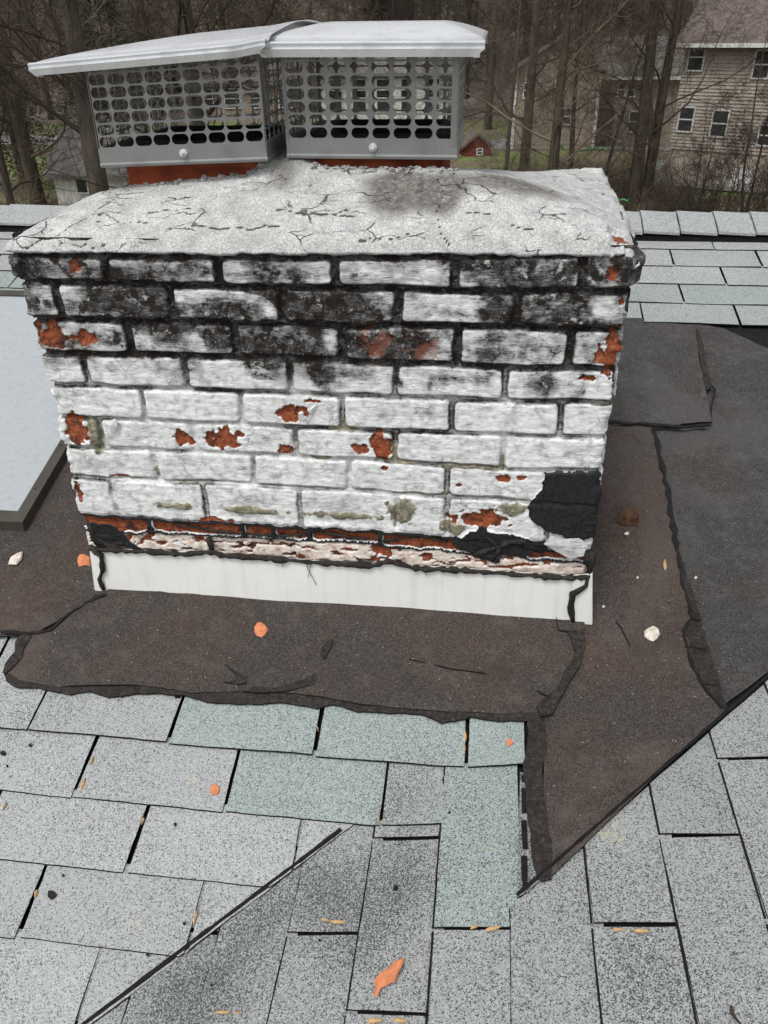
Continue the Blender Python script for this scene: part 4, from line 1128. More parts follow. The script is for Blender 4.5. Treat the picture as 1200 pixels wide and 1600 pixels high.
M_GLASS = _g.m
sk = empty('skylight', (-1.0, .7, float(Hn(np.array([-1.0]), np.array([.7]))[0])))
tag(sk, 'low skylight in a dark bronze frame to the left of the chimney', 'skylight')
def roofbox(mb, x0, x1, y0, y1, h0, h1):
    V = []
    for h in (h0, h1):
        for x, y in ((x0, y0), (x1, y0), (x1, y1), (x0, y1)): V.append((x, y, ZF + SM * y + h))
    mb.add(V, [(0, 3, 2, 1), (4, 5, 6, 7), (0, 1, 5, 4), (1, 2, 6, 5), (2, 3, 7, 6), (3, 0, 4, 7)])
sx0, sx1, sy0, sy1, sh = -1.50, -.352, .155, 1.235, .046
mb = MB(); roofbox(mb, sx1 - .030, sx1, sy0, sy1, .005, sh); roofbox(mb, sx0, sx0 + .038, sy0, sy1, .005, sh)
roofbox(mb, sx0 + .038, sx1 - .030, sy0, sy0 + .038, .005, sh - .001); roofbox(mb, sx0 + .038, sx1 - .030, sy1 - .032, sy1, .005, sh - .001)
for k in range(6):
    y = sy0 + .12 + k * .17; z = ZF + SM * y + sh; mb.tube([(sx1 - .02, y, z - .001), (sx1 - .02, y, z + .002)], .004, 8)
o = mb.build('frame', M_FRAME, sk)
mb = MB(); roofbox(mb, sx0 + .03, sx1 - .03, sy0 + .03, sy1 - .03, sh - .020, sh - .006); mb.build('glazing', M_GLASS, sk)

# =================================================================== DEBRIS
M_ORA = mat_simple('clay_chip', (.62, .23, .11), .9, 0, .25, 90, .0008)
M_CRM = mat_simple('paint_chip', (.70, .62, .54), .85, 0, .35, 120, .0008)
M_BRN = mat_simple('rusty_stone', (.115, .062, .036), .95, 0, .6, 60, .002)
M_TAN = mat_simple('seed_husk', (.55, .36, .18), .8, 0, .4, 150)
M_TWG = mat_simple('dark_twig', (.055, .038, .030), .9, 0, .4, 60)
def chipm(name, label, cat, u, v, outline, mat, off, th=.004, group=None, dome=.004, seed=0):
    c = on_roof(u, v, off); R_ = random.Random(seed + int(u))
    pts = [on_roof(u + a, v + b, off)[:2] for a, b in outline]
    z = lambda x, y: float(Hn(np.array([x]), np.array([y]))[0]) + off
    n = len(pts); mx, my = c[0], c[1]
    V = [(x, y, z(x, y)) for x, y in pts] + [(mx + (x - mx) * .85, my + (y - my) * .85, z(x, y) + th * R_.uniform(.7, 1.3)) for x, y in pts] + [(mx, my, z(mx, my) + th + dome)]
    F = [(i, (i + 1) % n, n + (i + 1) % n, n + i) for i in range(n)] + [(n + i, n + (i + 1) % n, 2 * n) for i in range(n)]
    mb = MB(); mb.add(V, F); o = mb.build(name, mat, None, False, world_loc=c)
    return tag(o, label, cat, group)
def rnd_out(ru, rv, n=9, j=.3, seed=0):
    R_ = random.Random(seed); return [(ru * math.cos(-a) * R_.uniform(1 - j, 1 + j), rv * math.sin(-a) * R_.uniform(1 - j, 1 + j)) for a in np.linspace(0, 2 * math.pi, n + 1)[:-1]]
chipm('stone_fragment', 'rusty brown stone fragment on the dark felt right of the chimney', 'stone', 983, 811, rnd_out(17, 12, 9, .2, 3), M_BRN, .022, .016, dome=.006)
chipm('paint_flake', 'tiny white paint crumb just below the rusty stone fragment', 'paint flake', 980, 834, rnd_out(4, 3, 6, .3, 4), M_CRM, .022, .002, dome=.001)
chipm('paint_flake', 'oval cream paint flake on the brown felt right of the white flashing', 'paint flake', 1019, 991, rnd_out(12, 11, 9, .15, 5), M_CRM, .022, .003, dome=.002)
chipm('clay_chip', 'rounded orange clay chip on the felt below the white flashing', 'clay chip', 407, 984, rnd_out(11, 11, 9, .22, 6), M_ORA, .027, .003, dome=.001)
chipm('clay_chip', 'orange clay chip lying against the left end of the white flashing', 'clay chip', 130, 876, rnd_out(14, 9, 9, .35, 7), M_ORA, .021, .005, dome=.003)
chipm('paint_flake', 'curled cream paint flake at the foot of the skylight frame', 'paint flake', 24, 874, [(-12, 8), (-8, -2), (4, -8), (12, -12), (10, 0), (2, 8)][::-1], M_CRM, .021, .004, dome=.002)
chipm('clay_chip', 'small round orange clay chip on a pale shingle at the lower left', 'clay chip', 336, 1234, rnd_out(8, 9, 10, .12, 8), M_ORA, .014, .003, dome=.001)
chipm('clay_chip', 'long torn orange clay flake on the lower middle shingles', 'clay chip', 604, 1522, [(28, -26), (15, -22), (2, -10), (-12, 0), (-20, 10), (-18, 18), (-20, 34), (-15, 36), (-8, 22), (6, 14), (14, 12), (18, 0), (24, -12)][::-1], M_ORA, .014, .0025, dome=.001)
chipm('clay_chip', 'speck of orange clay beside the black seal strip', 'clay chip', 796, 1160, rnd_out(6, 5, 7, .3, 10), M_ORA, .019, .002, dome=.001)
chipm('paint_flake', 'white speck on the grey felt far right of the chimney', 'paint flake', 1087, 903, rnd_out(2.5, 2, 6, .2, 11), M_CRM, .009, .002, dome=.001)
chipm('paint_flake', 'white speck on the brown felt beside the chimney corner', 'paint flake', 943, 948, rnd_out(2.5, 2, 6, .2, 12), M_CRM, .022, .002, dome=.001)
chipm('paint_flake', 'white speck on the brown felt between the seed husk and the oval flake', 'paint flake', 996, 903, rnd_out(2.2, 2, 6, .2, 13), M_CRM, .022, .002, dome=.001)
def husk(u, v, ang, L, label, off=.012, mat=None, wd=.28):
    a = math.radians(ang); ca, sa = math.cos(a), math.sin(a)
    o_ = [(-1, 0), (-.5, .8), (.3, .9), (1, 0), (.3, -.9), (-.5, -.8)]
    R_ = random.Random(int(u * 7 + v)); wd *= R_.uniform(.55, 1.2)
    out = [(L * x * ca - L * wd * y * sa + R_.uniform(-.8, .8), L * x * sa + L * wd * y * ca + R_.uniform(-.6, .6)) for x, y in o_]
    return chipm('seed_husk', label, 'seed husk', u, v, out, mat or M_TAN, off, .0025, 'seed husks on the roof', .002)
husk(1039, 883, 85, 9, 'pale seed husk alone on the brown felt below the rusty stone', .022)
for u, v, an, L, lb in ((129, 1227, -65, 13, 'long tan seed husk in the gap between two pale shingles at the left'),
    (144, 1189, -65, 7, 'small tan husk higher in the same left shingle gap'),
    (305, 1433, -75, 15, 'thin straw coloured husk in the gap above the valley cut'),
    (7, 1260, -60, 8, 'tan husk in the gap at the left edge of the roof'),
    (223, 1283, -70, 7, 'brown husk in the gap below the round orange chip'),
    (56, 1397, -70, 8, 'brown husk in the gap at the lower left'),
    (727, 1150, 85, 10, 'rust brown husk in the top gap near the tar band'),
    (725, 1172, -80, 10, 'tan husk at the foot of the top gap near the tar band'),
    (592, 1279, -80, 10, 'orange husk in the short gap above the valley point'),
    (497, 1140, 80, 5, 'small pale husk in the gap between two green shingles'),
    (508, 1438, 8, 9, 'orange husk under the front edge of a dark valley shingle'),
    (528, 1441, 5, 13, 'tan husk beside an orange one under a dark valley shingle'),
    (741, 1449, -20, 8, 'pale husk in the slot below the long green shingle'),
    (770, 1451, -12, 13, 'second longer husk in the slot below the long green shingle'),
    (348, 1582, 4, 12, 'white husk in the bottom slot at the lower left'),
    (372, 1583, 0, 7, 'brown husk beside a white one in the bottom slot'),
    (585, 1595, 0, 14, 'tan husk in the bottom slot below the torn clay flake'),
    (625, 1595, 8, 14, 'pale husk at the right of the bottom slot'),
    (966, 1453, 5, 11, 'tan husk in the slot between two right slope shingles'),
    (1002, 1455, 6, 15, 'longer husk in the slot between two right slope shingles')):
    husk(u, v, an, L, lb, .0125)
mb = MB(); mb.tube([tuple(on_roof(u, v, h)) for u, v, h in ((1142, 1572, .03), (1144, 1582, .024), (1150, 1592, .02), (1160, 1603, .018))], [.0022, .003, .002, .0012], 6)
tag(mb.build('twig', M_TWG, None, True, world_loc=on_roof(1150, 1590, .02)), 'short bent dark twig standing on the shingles at the lower right', 'twig')
#BACKGROUND
# =================================================================== BACKGROUND
GZ = -5.6
def terr(x, y):
    x = np.asarray(x, float); y = np.asarray(y, float)
    d = y + .12 * x
    z = GZ + .9 * (fbm(x * .05, y * .05, 301, 3) - .5) * ss(60, 75, d) + .12 * (fbm(x * .4, y * .4, 302, 2) - .5)
    t = np.clip(d - 62, 0, None)
    return z + .30 * t * ss(0, 30, t) - .0003 * t ** 2
def tz(x, y): return float(terr(np.array([x]), np.array([y]))[0])
def on_ground(u, v): return at_z(u, v, GZ)
m = NM('leaf_litter_ground', .95)
g1 = m.noise(.35, 5, .6); g2 = m.noise(3.0, 6, .7); g3 = m.noise(14, 4, .7)
lit = m.ramp(g3, [(.35, (.08, .061, .044)), (.55, (.17, .135, .095)), (.7, (.30, .24, .17))])
grs = m.ramp(g3, [(.3, (.075, .10, .030)), (.6, (.16, .21, .065)), (.75, (.24, .27, .11))])
m.col(m.mix(m.sstep(m.math('ADD', m.math('MULTIPLY', g1, .75), m.math('MULTIPLY', g2, .25)), .47, .55), lit, grs)); m.bump(g3, .05, .6)
M_GROUND = m.m
m = NM('forest_floor', .95)
m.col(m.ramp(m.noise(1.2, 7, .7), [(.35, (.13, .108, .09)), (.55, (.24, .205, .17)), (.7, (.34, .295, .25))])); m.bump(m.noise(3, 5, .7), .2, .8)
M_FLOOR = m.m
V, F = grid_sheet(-160, 160, -30, 62, 161, 47, terr)
tag(mesh_obj('ground', V, F, M_GROUND, None, True), kind='structure')
V, F = grid_sheet(-160, 160, 62, 240, 161, 90, terr)
tag(mesh_obj('hillside', V, F, M_FLOOR, None, True), kind='structure')
M_ROAD = mat_simple('worn_asphalt', (.26, .26, .26), .9, 0, .3, 3)
V, F = grid_sheet(0, 1, 0, 1, 40, 6, lambda x, y: 0 * x)
ra, rb = np.array([-60, 50.0]), np.array([60, 44.0]); P_ = ra + (rb - ra) * V[:, :1]; P_[:, 1] += V[:, 1] * 4.5
V = np.column_stack([P_, terr(P_[:, 0], P_[:, 1]) + .03]); tag(mesh_obj('road', V, F, M_ROAD, None, True), kind='structure')
pa = [on_ground(u, v)[:2] for u, v in ((1048, 244), (1010, 262), (1003, 288), (1200, 306))]; pb = [on_ground(u, v)[:2] for u, v in ((1060, 250), (1032, 264), (1036, 283), (1205, 297))]
V = []; F = []
for i in range(4):
    for q_ in (pa[i], pb[i]): V.append((q_[0], q_[1], tz(q_[0], q_[1]) + .04))
for i in range(3): F.append((2 * i, 2 * i + 1, 2 * i + 3, 2 * i + 2))
tag(mesh_obj('path', V, F, M_ROAD), kind='structure')

def mat_bark(name, a, b):
    m = NM(name, .95); n = m.noise(1, 6, .7, co=m.mapping((9, 9, 1.6)))
    m.col(m.ramp(n, [(.32, a), (.6, b), (.78, [k * 1.5 for k in b])])); m.bump(n, .03, .8); return m.m
M_BARK = mat_bark('grey_bark', (.036, .030, .025), (.105, .088, .072))
M_BARK2 = mat_bark('brown_bark', (.030, .024, .018), (.085, .068, .052))
M_TWIGS = mat_simple('bare_twigs', (.070, .055, .043), .95, 0, .45, 1.5)
M_TWIGS2 = mat_simple('pale_bare_twigs', (.19, .15, .115), .95, 0, .45, 1.5)

def grow(seed, H, r0, nb, start=.12, spread=1.0, fork=False):
    R_ = random.Random(seed); T = MB(); B = MB()
    def path(p, d, L, n, wob, up):
        pts = [Vector(p)]; d = Vector(d).normalized()
        for i in range(n):
            d = (d + Vector((R_.gauss(0, wob), R_.gauss(0, wob), R_.gauss(0, wob) + up))).normalized(); pts.append(pts[-1] + d * (L / n))
        return pts
    def at(pts, t):
        f = t * (len(pts) - 1); i = min(int(f), len(pts) - 2); return pts[i].lerp(pts[i + 1], f - i), (pts[i + 1] - pts[i]).normalized()
    def branch(p, d, L, r, dep):
        n = (6, 5, 4, 3)[min(dep, 3)]; pts = path(p, d, L, n, .17 + .05 * dep, .05 if dep < 2 else .02)
        sides = (6, 4, 3, 3)[min(dep, 3)]
        B.tube(pts, [max(r * (1 - .8 * i / n), .0035) for i in range(n + 1)], sides, False)
        if dep >= 3: return
        k = (8, 7, 6)[dep]
        for i in range(k):
            t = R_.uniform(.18, .98); q, dd = at(pts, t)
            sd_ = dd.orthogonal().normalized(); sd_.rotate(Matrix.Rotation(R_.uniform(0, 6.283), 3, dd))
            nd = (dd * R_.uniform(.5, 1.0) + sd_ * R_.uniform(.5, 1.1))
            branch(q, nd, L * R_.uniform(.35, .62), r * (1 - .75 * t) * R_.uniform(.4, .62), dep + 1)
    trunks = [path((0, 0, -.3), (0, 0, 1), H, 14, .009 if r0 > .28 else .022, .03)]
    if fork: trunks.append(path((r0 * .8, .1, .4), (.16, .05, 1), H * .95, 13, .03, .03))
    for tr in trunks:
        n = len(tr) - 1
        T.tube(tr, [r0 * (1.28 if i == 0 else 1) * (1 - .82 * i / n) for i in range(n + 1)], 12, True)
        for i in range(nb):
            t = start + (1 - start) * (i + R_.random()) / nb; q, dd = at(tr, min(t, .99)); a = R_.uniform(0, 6.283)
            L = H * (.34 * (1 - t) + .10) * R_.uniform(.6, 1.2) * spread
            branch(q, (math.cos(a), math.sin(a), R_.uniform(.15, .8)), L, r0 * (1 - .8 * t) * R_.uniform(.13, .30), 0 if t < .75 else 1)
    return T, B
protos = []
for i, (H, r0, nb, st, sp, fk) in enumerate([(17, .26, 20, .10, 1.0, False), (15, .17, 20, .10, .9, False), (19, .30, 18, .22, 1.0, False), (13, .13, 22, .06, .9, False), (11, .09, 22, .05, .8, True), (16, .22, 22, .12, 1.1, False)]):
    T, B = grow(400 + i, H, r0, nb, st, sp, fk)
    def mk(mb, nm, mat):
        me = bpy.data.meshes.new(nm); me.from_pydata(mb.V, [], mb.F); me.materials.append(mat); me.polygons.foreach_set('use_smooth', [True] * len(me.polygons)); me.update(); return me
    protos.append((mk(T, 'trunk', M_BARK if i % 2 else M_BARK2), mk(B, 'branches', M_TWIGS if i % 3 else M_TWIGS2), r0))
def place_tree(i, x, y, label, s=1.0, rz=None, group=None, name='bare_tree'):
    e = empty(name, (x, y, tz(x, y) - .05)); e.scale = (s, s, s); e.rotation_euler = (0, 0, rng.uniform(0, 6.28) if rz is None else rz)
    tag(e, label, 'tree', group)
    for nm, me in (('trunk', protos[i][0]), ('branches', protos[i][1])):
        o = bpy.data.objects.new(nm, me); link(o, e)
    return e
def tree_px(i, u, v, Y, width_px, label, **k):
    p = at_y(u, v, Y); dep = (p - CP) @ CF; r = width_px / 2 * dep / FPX
    return place_tree(i, p[0], p[1], label, r / protos[i][2], **k)
# the trees one can tell apart
tree_px(5, 147, 300, 15, 37, 'thick dark trunk left of the chimney in front of the white walled shed', rz=.3)
tree_px(2, 994, 275, 26, 22, 'tall thick trunk, left one of a close pair beside the tan sided house', rz=-.1)
tree_px(2, 1014, 270, 26.6, 19, 'tall dark trunk, right one of a close pair beside the tan sided house', rz=2.0)
tree_px(0, 866, 250, 25, 19, 'dark crooked tree with low side branches right of the chimney caps', rz=2.1)
tree_px(1, 898, 215, 29, 10, 'slim upright trunk in front of the gabled tan house', rz=1.0)
tree_px(5, 822, 230, 36, 17, 'mottled trunk standing between the chimney cap and the crooked tree', rz=4.0)
tree_px(0, 55, 290, 27, 24, 'thick leaning trunk at the left beside the green lawn', rz=.5)
tree_px(1, 12, 300, 24, 14, 'trunk at the left edge of the picture', rz=2.5)
tree_px(3, 1018, 250, 33, 9, 'slender tree close to the corner of the tan sided house', rz=.2)
tree_px(4, 1085, 300, 24, 3.6, 'thin forked sapling before the tan sided wall', rz=.2)
tree_px(4, 1175, 300, 25, 5, 'bushy bare sapling before the right part of the tan wall', rz=3.2)
tree_px(3, 940, 260, 27, 7, 'thin bare tree before the dark garage opening', rz=3.9)
tree_px(3, 790, 250, 31, 8, 'thin bare tree just right of the chimney caps', rz=5)
tree_px(4, 225, 290, 22, 4, 'bare sapling behind the left chimney cap', rz=1)
place_tree(2, -9.5, 12.5, 'tall bare tree close to the house off to the left', 1.15, .7)
place_tree(5, -5.5, 17.5, 'bare tree whose branches reach into the upper left corner', 1.1, 2.7)
k = 0
G_W = 'bare trees of the wood behind the houses'
for k in range(78):
    for _ in range(30):
        x = rng.uniform(-48, 44); y = rng.uniform(44, 84)
        if y > 44 + abs(x) * .1: break
    place_tree(rng.choice([0, 1, 3, 4, 5, 2]), x, y, 'bare leafless tree of the dense brown wood behind the houses', rng.uniform(.8, 1.25), None, G_W)

# far wood on the hillside : one uncountable mass
def far_template(seed):
    R_ = random.Random(seed); mb = MB(); H = R_.uniform(12, 18)
    mb.tube([(0, 0, -.5), (R_.gauss(0, .2), R_.gauss(0, .2), H * .5), (R_.gauss(0, .5), R_.gauss(0, .5), H)], [.19, .13, .03], 5, False)
    for i in range(34):
        z = H * R_.uniform(.10, .97); a = R_.uniform(0, 6.283); L = (H - z) * .3 + 1.0; c, s_ = math.cos(a), math.sin(a); el = R_.uniform(.3, 1.3)
        p0 = (0, 0, z); p1 = (c * L * .5, s_ * L * .5, z + L * .4 * el); p2 = (c * L, s_ * L, z + L * el)
        mb.tube([p0, p1, p2], [.05, .03, .008], 3, False)
        for j in range(7):
            t = R_.uniform(.3, 1); q = Vector(p1).lerp(Vector(p2), t); d = Vector((R_.gauss(0, 1), R_.gauss(0, 1), R_.uniform(.1, 1.2))) * L * .32
            mb.tube([tuple(q), tuple(q + d * .5 + Vector((0, 0, .05))), tuple(q + d)], [.016, .011, .005], 3, False)
    return np.array(mb.V), mb.F
tmpl = []
for s in range(5):
    v_, f_ = far_template(900 + s); tmpl.append((v_, np.array([f + (f[-1],) if len(f) == 3 else f for f in f_])))
AV, AF, b0 = [], [], 0
for i in range(620):
    x = rng.uniform(-75, 70); y = 70 + 85 * rng.random() ** 1.25
    v_, f_ = tmpl[i % 5]; a = rng.uniform(0, 6.28); s = rng.uniform(.75, 1.3); ca, sa = math.cos(a), math.sin(a)
    W_ = np.column_stack([(v_[:, 0] * ca - v_[:, 1] * sa) * s + x, (v_[:, 0] * sa + v_[:, 1] * ca) * s + y, v_[:, 2] * s + tz(x, y)])
    AV.append(W_); AF.append(f_ + b0); b0 += len(v_)
o = mesh_obj('distant_wood', np.vstack(AV), np.vstack(AF), mat_simple('far_wood_bark', (.27, .23, .195), .95, 0, .5, .12), None, False)
tag(o, 'dense brown leafless wood covering the hillside far behind the houses', 'wood', kind='stuff')
del AV, AF

# brush and shrubs
def shrub(u, v, Y, rad_, hgt_, n, label, mat, name='bare_shrub', seed=0, group=None):
    p = at_y(u, v, Y); x, y = p[0], p[1]; z = tz(x, y); R_ = random.Random(seed + int(u)); mb = MB()
    for i in range(n):
        a = R_.uniform(0, 6.283); r = rad_ * math.sqrt(R_.random()) * .5; q = Vector((x + r * math.cos(a), y + r * math.sin(a), z - .05))
        d = Vector((math.cos(a) * R_.uniform(.2, 1.2), math.sin(a) * R_.uniform(.2, 1.2), R_.uniform(.5, 1.8))).normalized()
        L = hgt_ * R_.uniform(.5, 1.2); pts = [q]
        for s in range(5): d = (d + Vector((R_.gauss(0, .25), R_.gauss(0, .25), R_.gauss(-.08, .2)))).normalized(); pts.append(pts[-1] + d * L / 5)
        mb.tube(pts, [.014, .012, .010, .008, .006, .004], 3, False)
        for s in (2, 3, 4):
            for _ in range(2):
                d2 = (d + Vector((R_.gauss(0, .8), R_.gauss(0, .8), R_.gauss(.1, .6)))).normalized() * L * .28
                mb.tube([tuple(pts[s]), tuple(pts[s] + d2 * .5 + Vector((0, 0, .03))), tuple(pts[s] + d2)], [.007, .005, .003], 3, False)
    o = mb.build(name, mat, None, True, world_loc=(x, y, z)); return tag(o, label, 'shrub', group)
shrub(960, 318, 25, 3.0, 1.7, 330, 'low tangle of brown brush right behind the chimney crown', M_TWIGS2, seed=1)
shrub(1030, 330, 24, 2.6, 1.2, 240, 'low brown brush beside the ridge right of the chimney', M_TWIGS2, seed=2)
shrub(1155, 315, 25, 3.0, 3.4, 190, 'tall arching bare shrub at the right edge before the tan house', M_TWIGS, seed=3)
shrub(1100, 330, 24, 2.8, 1.0, 200, 'low brush in front of the tan house foundation', M_TWIGS2, seed=4)
shrub(925, 275, 30, 3.4, 2.2, 420, 'brown brush pile left of the close pair of trunks', M_TWIGS2, seed=11)
shrub(975, 290, 28, 3.4, 1.9, 420, 'brown brush at the foot of the close pair of trunks', M_TWIGS2, seed=12)
shrub(1060, 300, 29, 3.0, 1.0, 260, 'low brown brush along the path by the tan sided house', M_TWIGS2, seed=13)
shrub(840, 262, 33, 3.0, 1.6, 260, 'thin brown brush before the gabled tan house', M_TWIGS2, seed=14)
shrub(865, 262, 24, 2.2, 1.5, 200, 'brown brush round the foot of the crooked tree', M_TWIGS2, seed=5)
shrub(790, 262, 30, 2.6, 1.6, 200, 'thin brush right of the red shed', M_TWIGS2, seed=6)
shrub(70, 300, 26, 1.0, 1.3, 70, 'russet bare shrub beside the white walled shed', M_TWIGS2, seed=7)
shrub(180, 320, 20, 1.2, 1.2, 60, 'bare shrub under the left chimney cap', M_TWIGS, seed=8)
shrub(10, 300, 27, 2.2, 2.2, 170, 'bare brush at the left edge of the lawn', M_TWIGS2, seed=9)
shrub(910, 300, 26, 2.4, 1.5, 200, 'brown brush between the crown and the forked trunks', M_TWIGS2, seed=10)
# evergreens
M_NEED = mat_simple('dark_evergreen_foliage', (.040, .052, .030), .8, 0, .5, 2.0)
def evergreen(u, v, Y, H, rad_, label, seed=0):
    p = at_y(u, v, Y); x, y = p[0], p[1]; z = tz(x, y); R_ = random.Random(seed)
    e = empty('evergreen_tree', (x, y, z)); tag(e, label, 'tree')
    mb = MB(); mb.tube([(x, y, z - .1), (x, y, z + H * .5), (x, y, z + H)], [.16, .1, .02], 8); mb.build('trunk', M_BARK2, e, True)
    V = []; F = []
    for i in range(520):
        t = R_.random() ** .8; zz = z + H * (.06 + .93 * t); rr = rad_ * (1.05 - t) * R_.uniform(.35, 1.1) + .1; a = R_.uniform(0, 6.283)
        c = Vector((x + rr * math.cos(a), y + rr * math.sin(a), zz - rr * .12))
        for j in range(15):
            d = Vector((R_.gauss(0, .23), R_.gauss(0, .23), R_.gauss(0, .11))); q = c + d; s_ = R_.uniform(.06, .15)
            e1 = Vector((R_.gauss(0, 1), R_.gauss(0, 1), R_.gauss(0, .4))).normalized() * s_; e2 = Vector((R_.gauss(0, 1), R_.gauss(0, 1), R_.gauss(0, 1))).normalized() * s_ * .3
            b = len(V); V += [tuple(q - e1), tuple(q + e2), tuple(q + e1), tuple(q - e2)]; F.append((b, b + 1, b + 2, b + 3))
    mesh_obj('crown', V, F, M_NEED, e); return e
evergreen(28, 250, 34, 5.6, 2.2, 'dark evergreen at the far left behind the leaning trunk', 1)
evergreen(185, 200, 46, 8.6, 3.4, 'dark green conifer seen over the left chimney cap', 2)
evergreen(150, 205, 50, 7.5, 2.6, 'smaller dark conifer just left of the taller one over the cap', 3)
evergreen(1005, 190, 52, 3.2, 1.6, 'small dark evergreen between the forked trunks and the tan sided house', 4)

# houses
M_SID = mat_simple('tan_siding', (.43, .375, .32), .75, 0, .1, 2)
M_SID2 = mat_simple('pale_tan_siding', (.30, .25, .20), .8, 0, .15, 2)
M_STUC = mat_simple('stucco_foundation', (.44, .38, .32), .9, 0, .12, 4)
M_WTRIM = mat_simple('white_trim', (.66, .66, .64), .6, 0, .08, 3)
M_WGL = NM('window_glass', .08, 0, .5); M_WGL.col((.030, .034, .036)); M_WGL = M_WGL.m
M_RF = mat_simple('brown_house_roof', (.16, .13, .115), .9, 0, .35, 5)
M_RF2 = mat_simple('grey_house_roof', (.19, .178, .168), .9, 0, .35, 5)
M_WWALL = mat_simple('off_white_wall', (.70, .69, .64), .8, 0, .12, 2)
M_RED = mat_simple('barn_red', (.17, .036, .028), .8, 0, .2, 2)
M_DOOR = mat_simple('dark_opening', (.02, .018, .016), .8, 0, .2, 3)
class House:
    def __init__(s, name, label, cat, A, ang, W, D, z0, z1):
        s.A = np.array(A, float); a = math.radians(ang); s.d = np.array([math.cos(a), math.sin(a)]); s.n = np.array([math.sin(a), -math.cos(a)])
        s.W, s.D, s.z0, s.z1 = W, D, z0, z1; s.e = empty(name, (A[0], A[1], z0)); tag(s.e, label, cat)
    def P(s, u, o, z): q = s.A + s.d * u + s.n * o; return (q[0], q[1], z)     # o: outward (towards the viewer)
    def bx(s, mb, u0, u1, o0, o1, za, zb):
        V = [s.P(u, o, z) for z in (za, zb) for u, o in ((u0, o0), (u1, o0), (u1, o1), (u0, o1))]
        mb.add(V, [(3, 2, 1, 0)[::-1], (7, 6, 5, 4)[::-1][::-1], (0, 1, 5, 4)[::-1], (1, 2, 6, 5)[::-1], (2, 3, 7, 6)[::-1], (3, 0, 4, 7)[::-1]])
    def wall(s, mat, lap=.12, zb=None, fmat=None):
        mb = MB(); zb = s.z0 if zb is None else zb
        if fmat: m2 = MB(); s.bx(m2, .03, s.W - .03, -.03, -s.D + .03, s.z0 - .6, zb); m2.build('foundation', fmat, s.e)
        else: zb = s.z0 - .5
        mb = MB(); s.bx(mb, .02, s.W - .02, -.02, -s.D + .02, zb, s.z1)
        if lap:
            k = 0; z = zb
            while z < s.z1 - .02:
                zt = min(z + lap, s.z1)
                V = [s.P(0, .022, z), s.P(s.W, .022, z), s.P(s.W, -.015, zt), s.P(0, -.015, zt), s.P(0, -.02, z), s.P(s.W, -.02, z)]
                mb.add(V, [(0, 1, 2, 3), (4, 5, 1, 0)])
                V = [s.P(-.02, 0, z), s.P(.015, 0, zt), s.P(.015, -s.D, zt), s.P(-.02, -s.D, z), s.P(.02, 0, z), s.P(.02, -s.D, z)]
                mb.add(V, [(0, 1, 2, 3), (4, 0, 3, 5)]); z += lap
        mb.build('wall', mat, s.e)
    def roof(s, mat, rise, over=.4, side=.3, gable_mat=None, axis='x'):
        mb = MB(); W, D, z1 = s.W, s.D, s.z1
        if axis == 'x':
            k = rise / (D / 2); e = [(-side, over, z1 - over * k), (W + side, over, z1 - over * k), (W + side, -D / 2, z1 + rise), (-side, -D / 2, z1 + rise), (-side, -D - over, z1 - over * k), (W + side, -D - over, z1 - over * k)]
            V = [s.P(u, o, z) for u, o, z in e] + [s.P(u, o, z + .14) for u, o, z in e]
            g = MB(); g.add([s.P(0, 0, z1), s.P(0, -D, z1), s.P(0, -D / 2, z1 + rise - .02), s.P(W, 0, z1), s.P(W, -D, z1), s.P(W, -D / 2, z1 + rise - .02)], [(0, 1, 2), (3, 5, 4)])
        else:
            k = rise / (W / 2); e = [(-side, over, z1 - side * k), (-side, -D - over, z1 - side * k), (W / 2, -D - over, z1 + rise), (W / 2, over, z1 + rise), (W + side, over, z1 - side * k), (W + side, -D - over, z1 - side * k)]
            e = [e[1], e[0], e[3], e[2], e[5], e[4]]
            V = [s.P(u, o, z) for u, o, z in e] + [s.P(u, o, z + .14) for u, o, z in e]
            g = MB(); g.add([s.P(0, 0, z1), s.P(W, 0, z1), s.P(W / 2, 0, z1 + rise - .02), s.P(0, -D, z1), s.P(W, -D, z1), s.P(W / 2, -D, z1 + rise - .02)], [(0, 1, 2), (3, 5, 4)])
        mb.add(V, [(6, 7, 8, 9), (9, 8, 11, 10), (3, 2, 1, 0), (4, 5, 2, 3), (0, 1, 7, 6), (1, 2, 8, 7), (2, 5, 11, 8), (5, 4, 10, 11), (4, 3, 9, 10), (3, 0, 6, 9)])
        mb.build('roof', mat, s.e); 
        for h_ in (0, 3):
            g2 = MB(); g2.add(g.V[h_:h_ + 3], [(0, 1, 2) if h_ == 0 else (0, 2, 1)]); g2.build('gable', gable_mat or mat, s.e)
    def uz(s, u, v):       # pixel to wall coordinate
        d = ray(u, v); n3 = np.array([s.n[0], s.n[1], 0]); t = ((np.array([s.A[0], s.A[1], 0]) - CP) @ n3) / (d @ n3); P = CP + d * t
        return float((P[:2] - s.A) @ s.d), float(P[2])
    def window(s, px, frame=.06, mull=True, pane=None):
        (u0, v0, u1, v1) = px; a, zt = s.uz(u0, v0); b, _ = s.uz(u1, v0); _, zb = s.uz(u0, v1)
        s.window_w(a, b, zb, zt, frame, mull, pane)
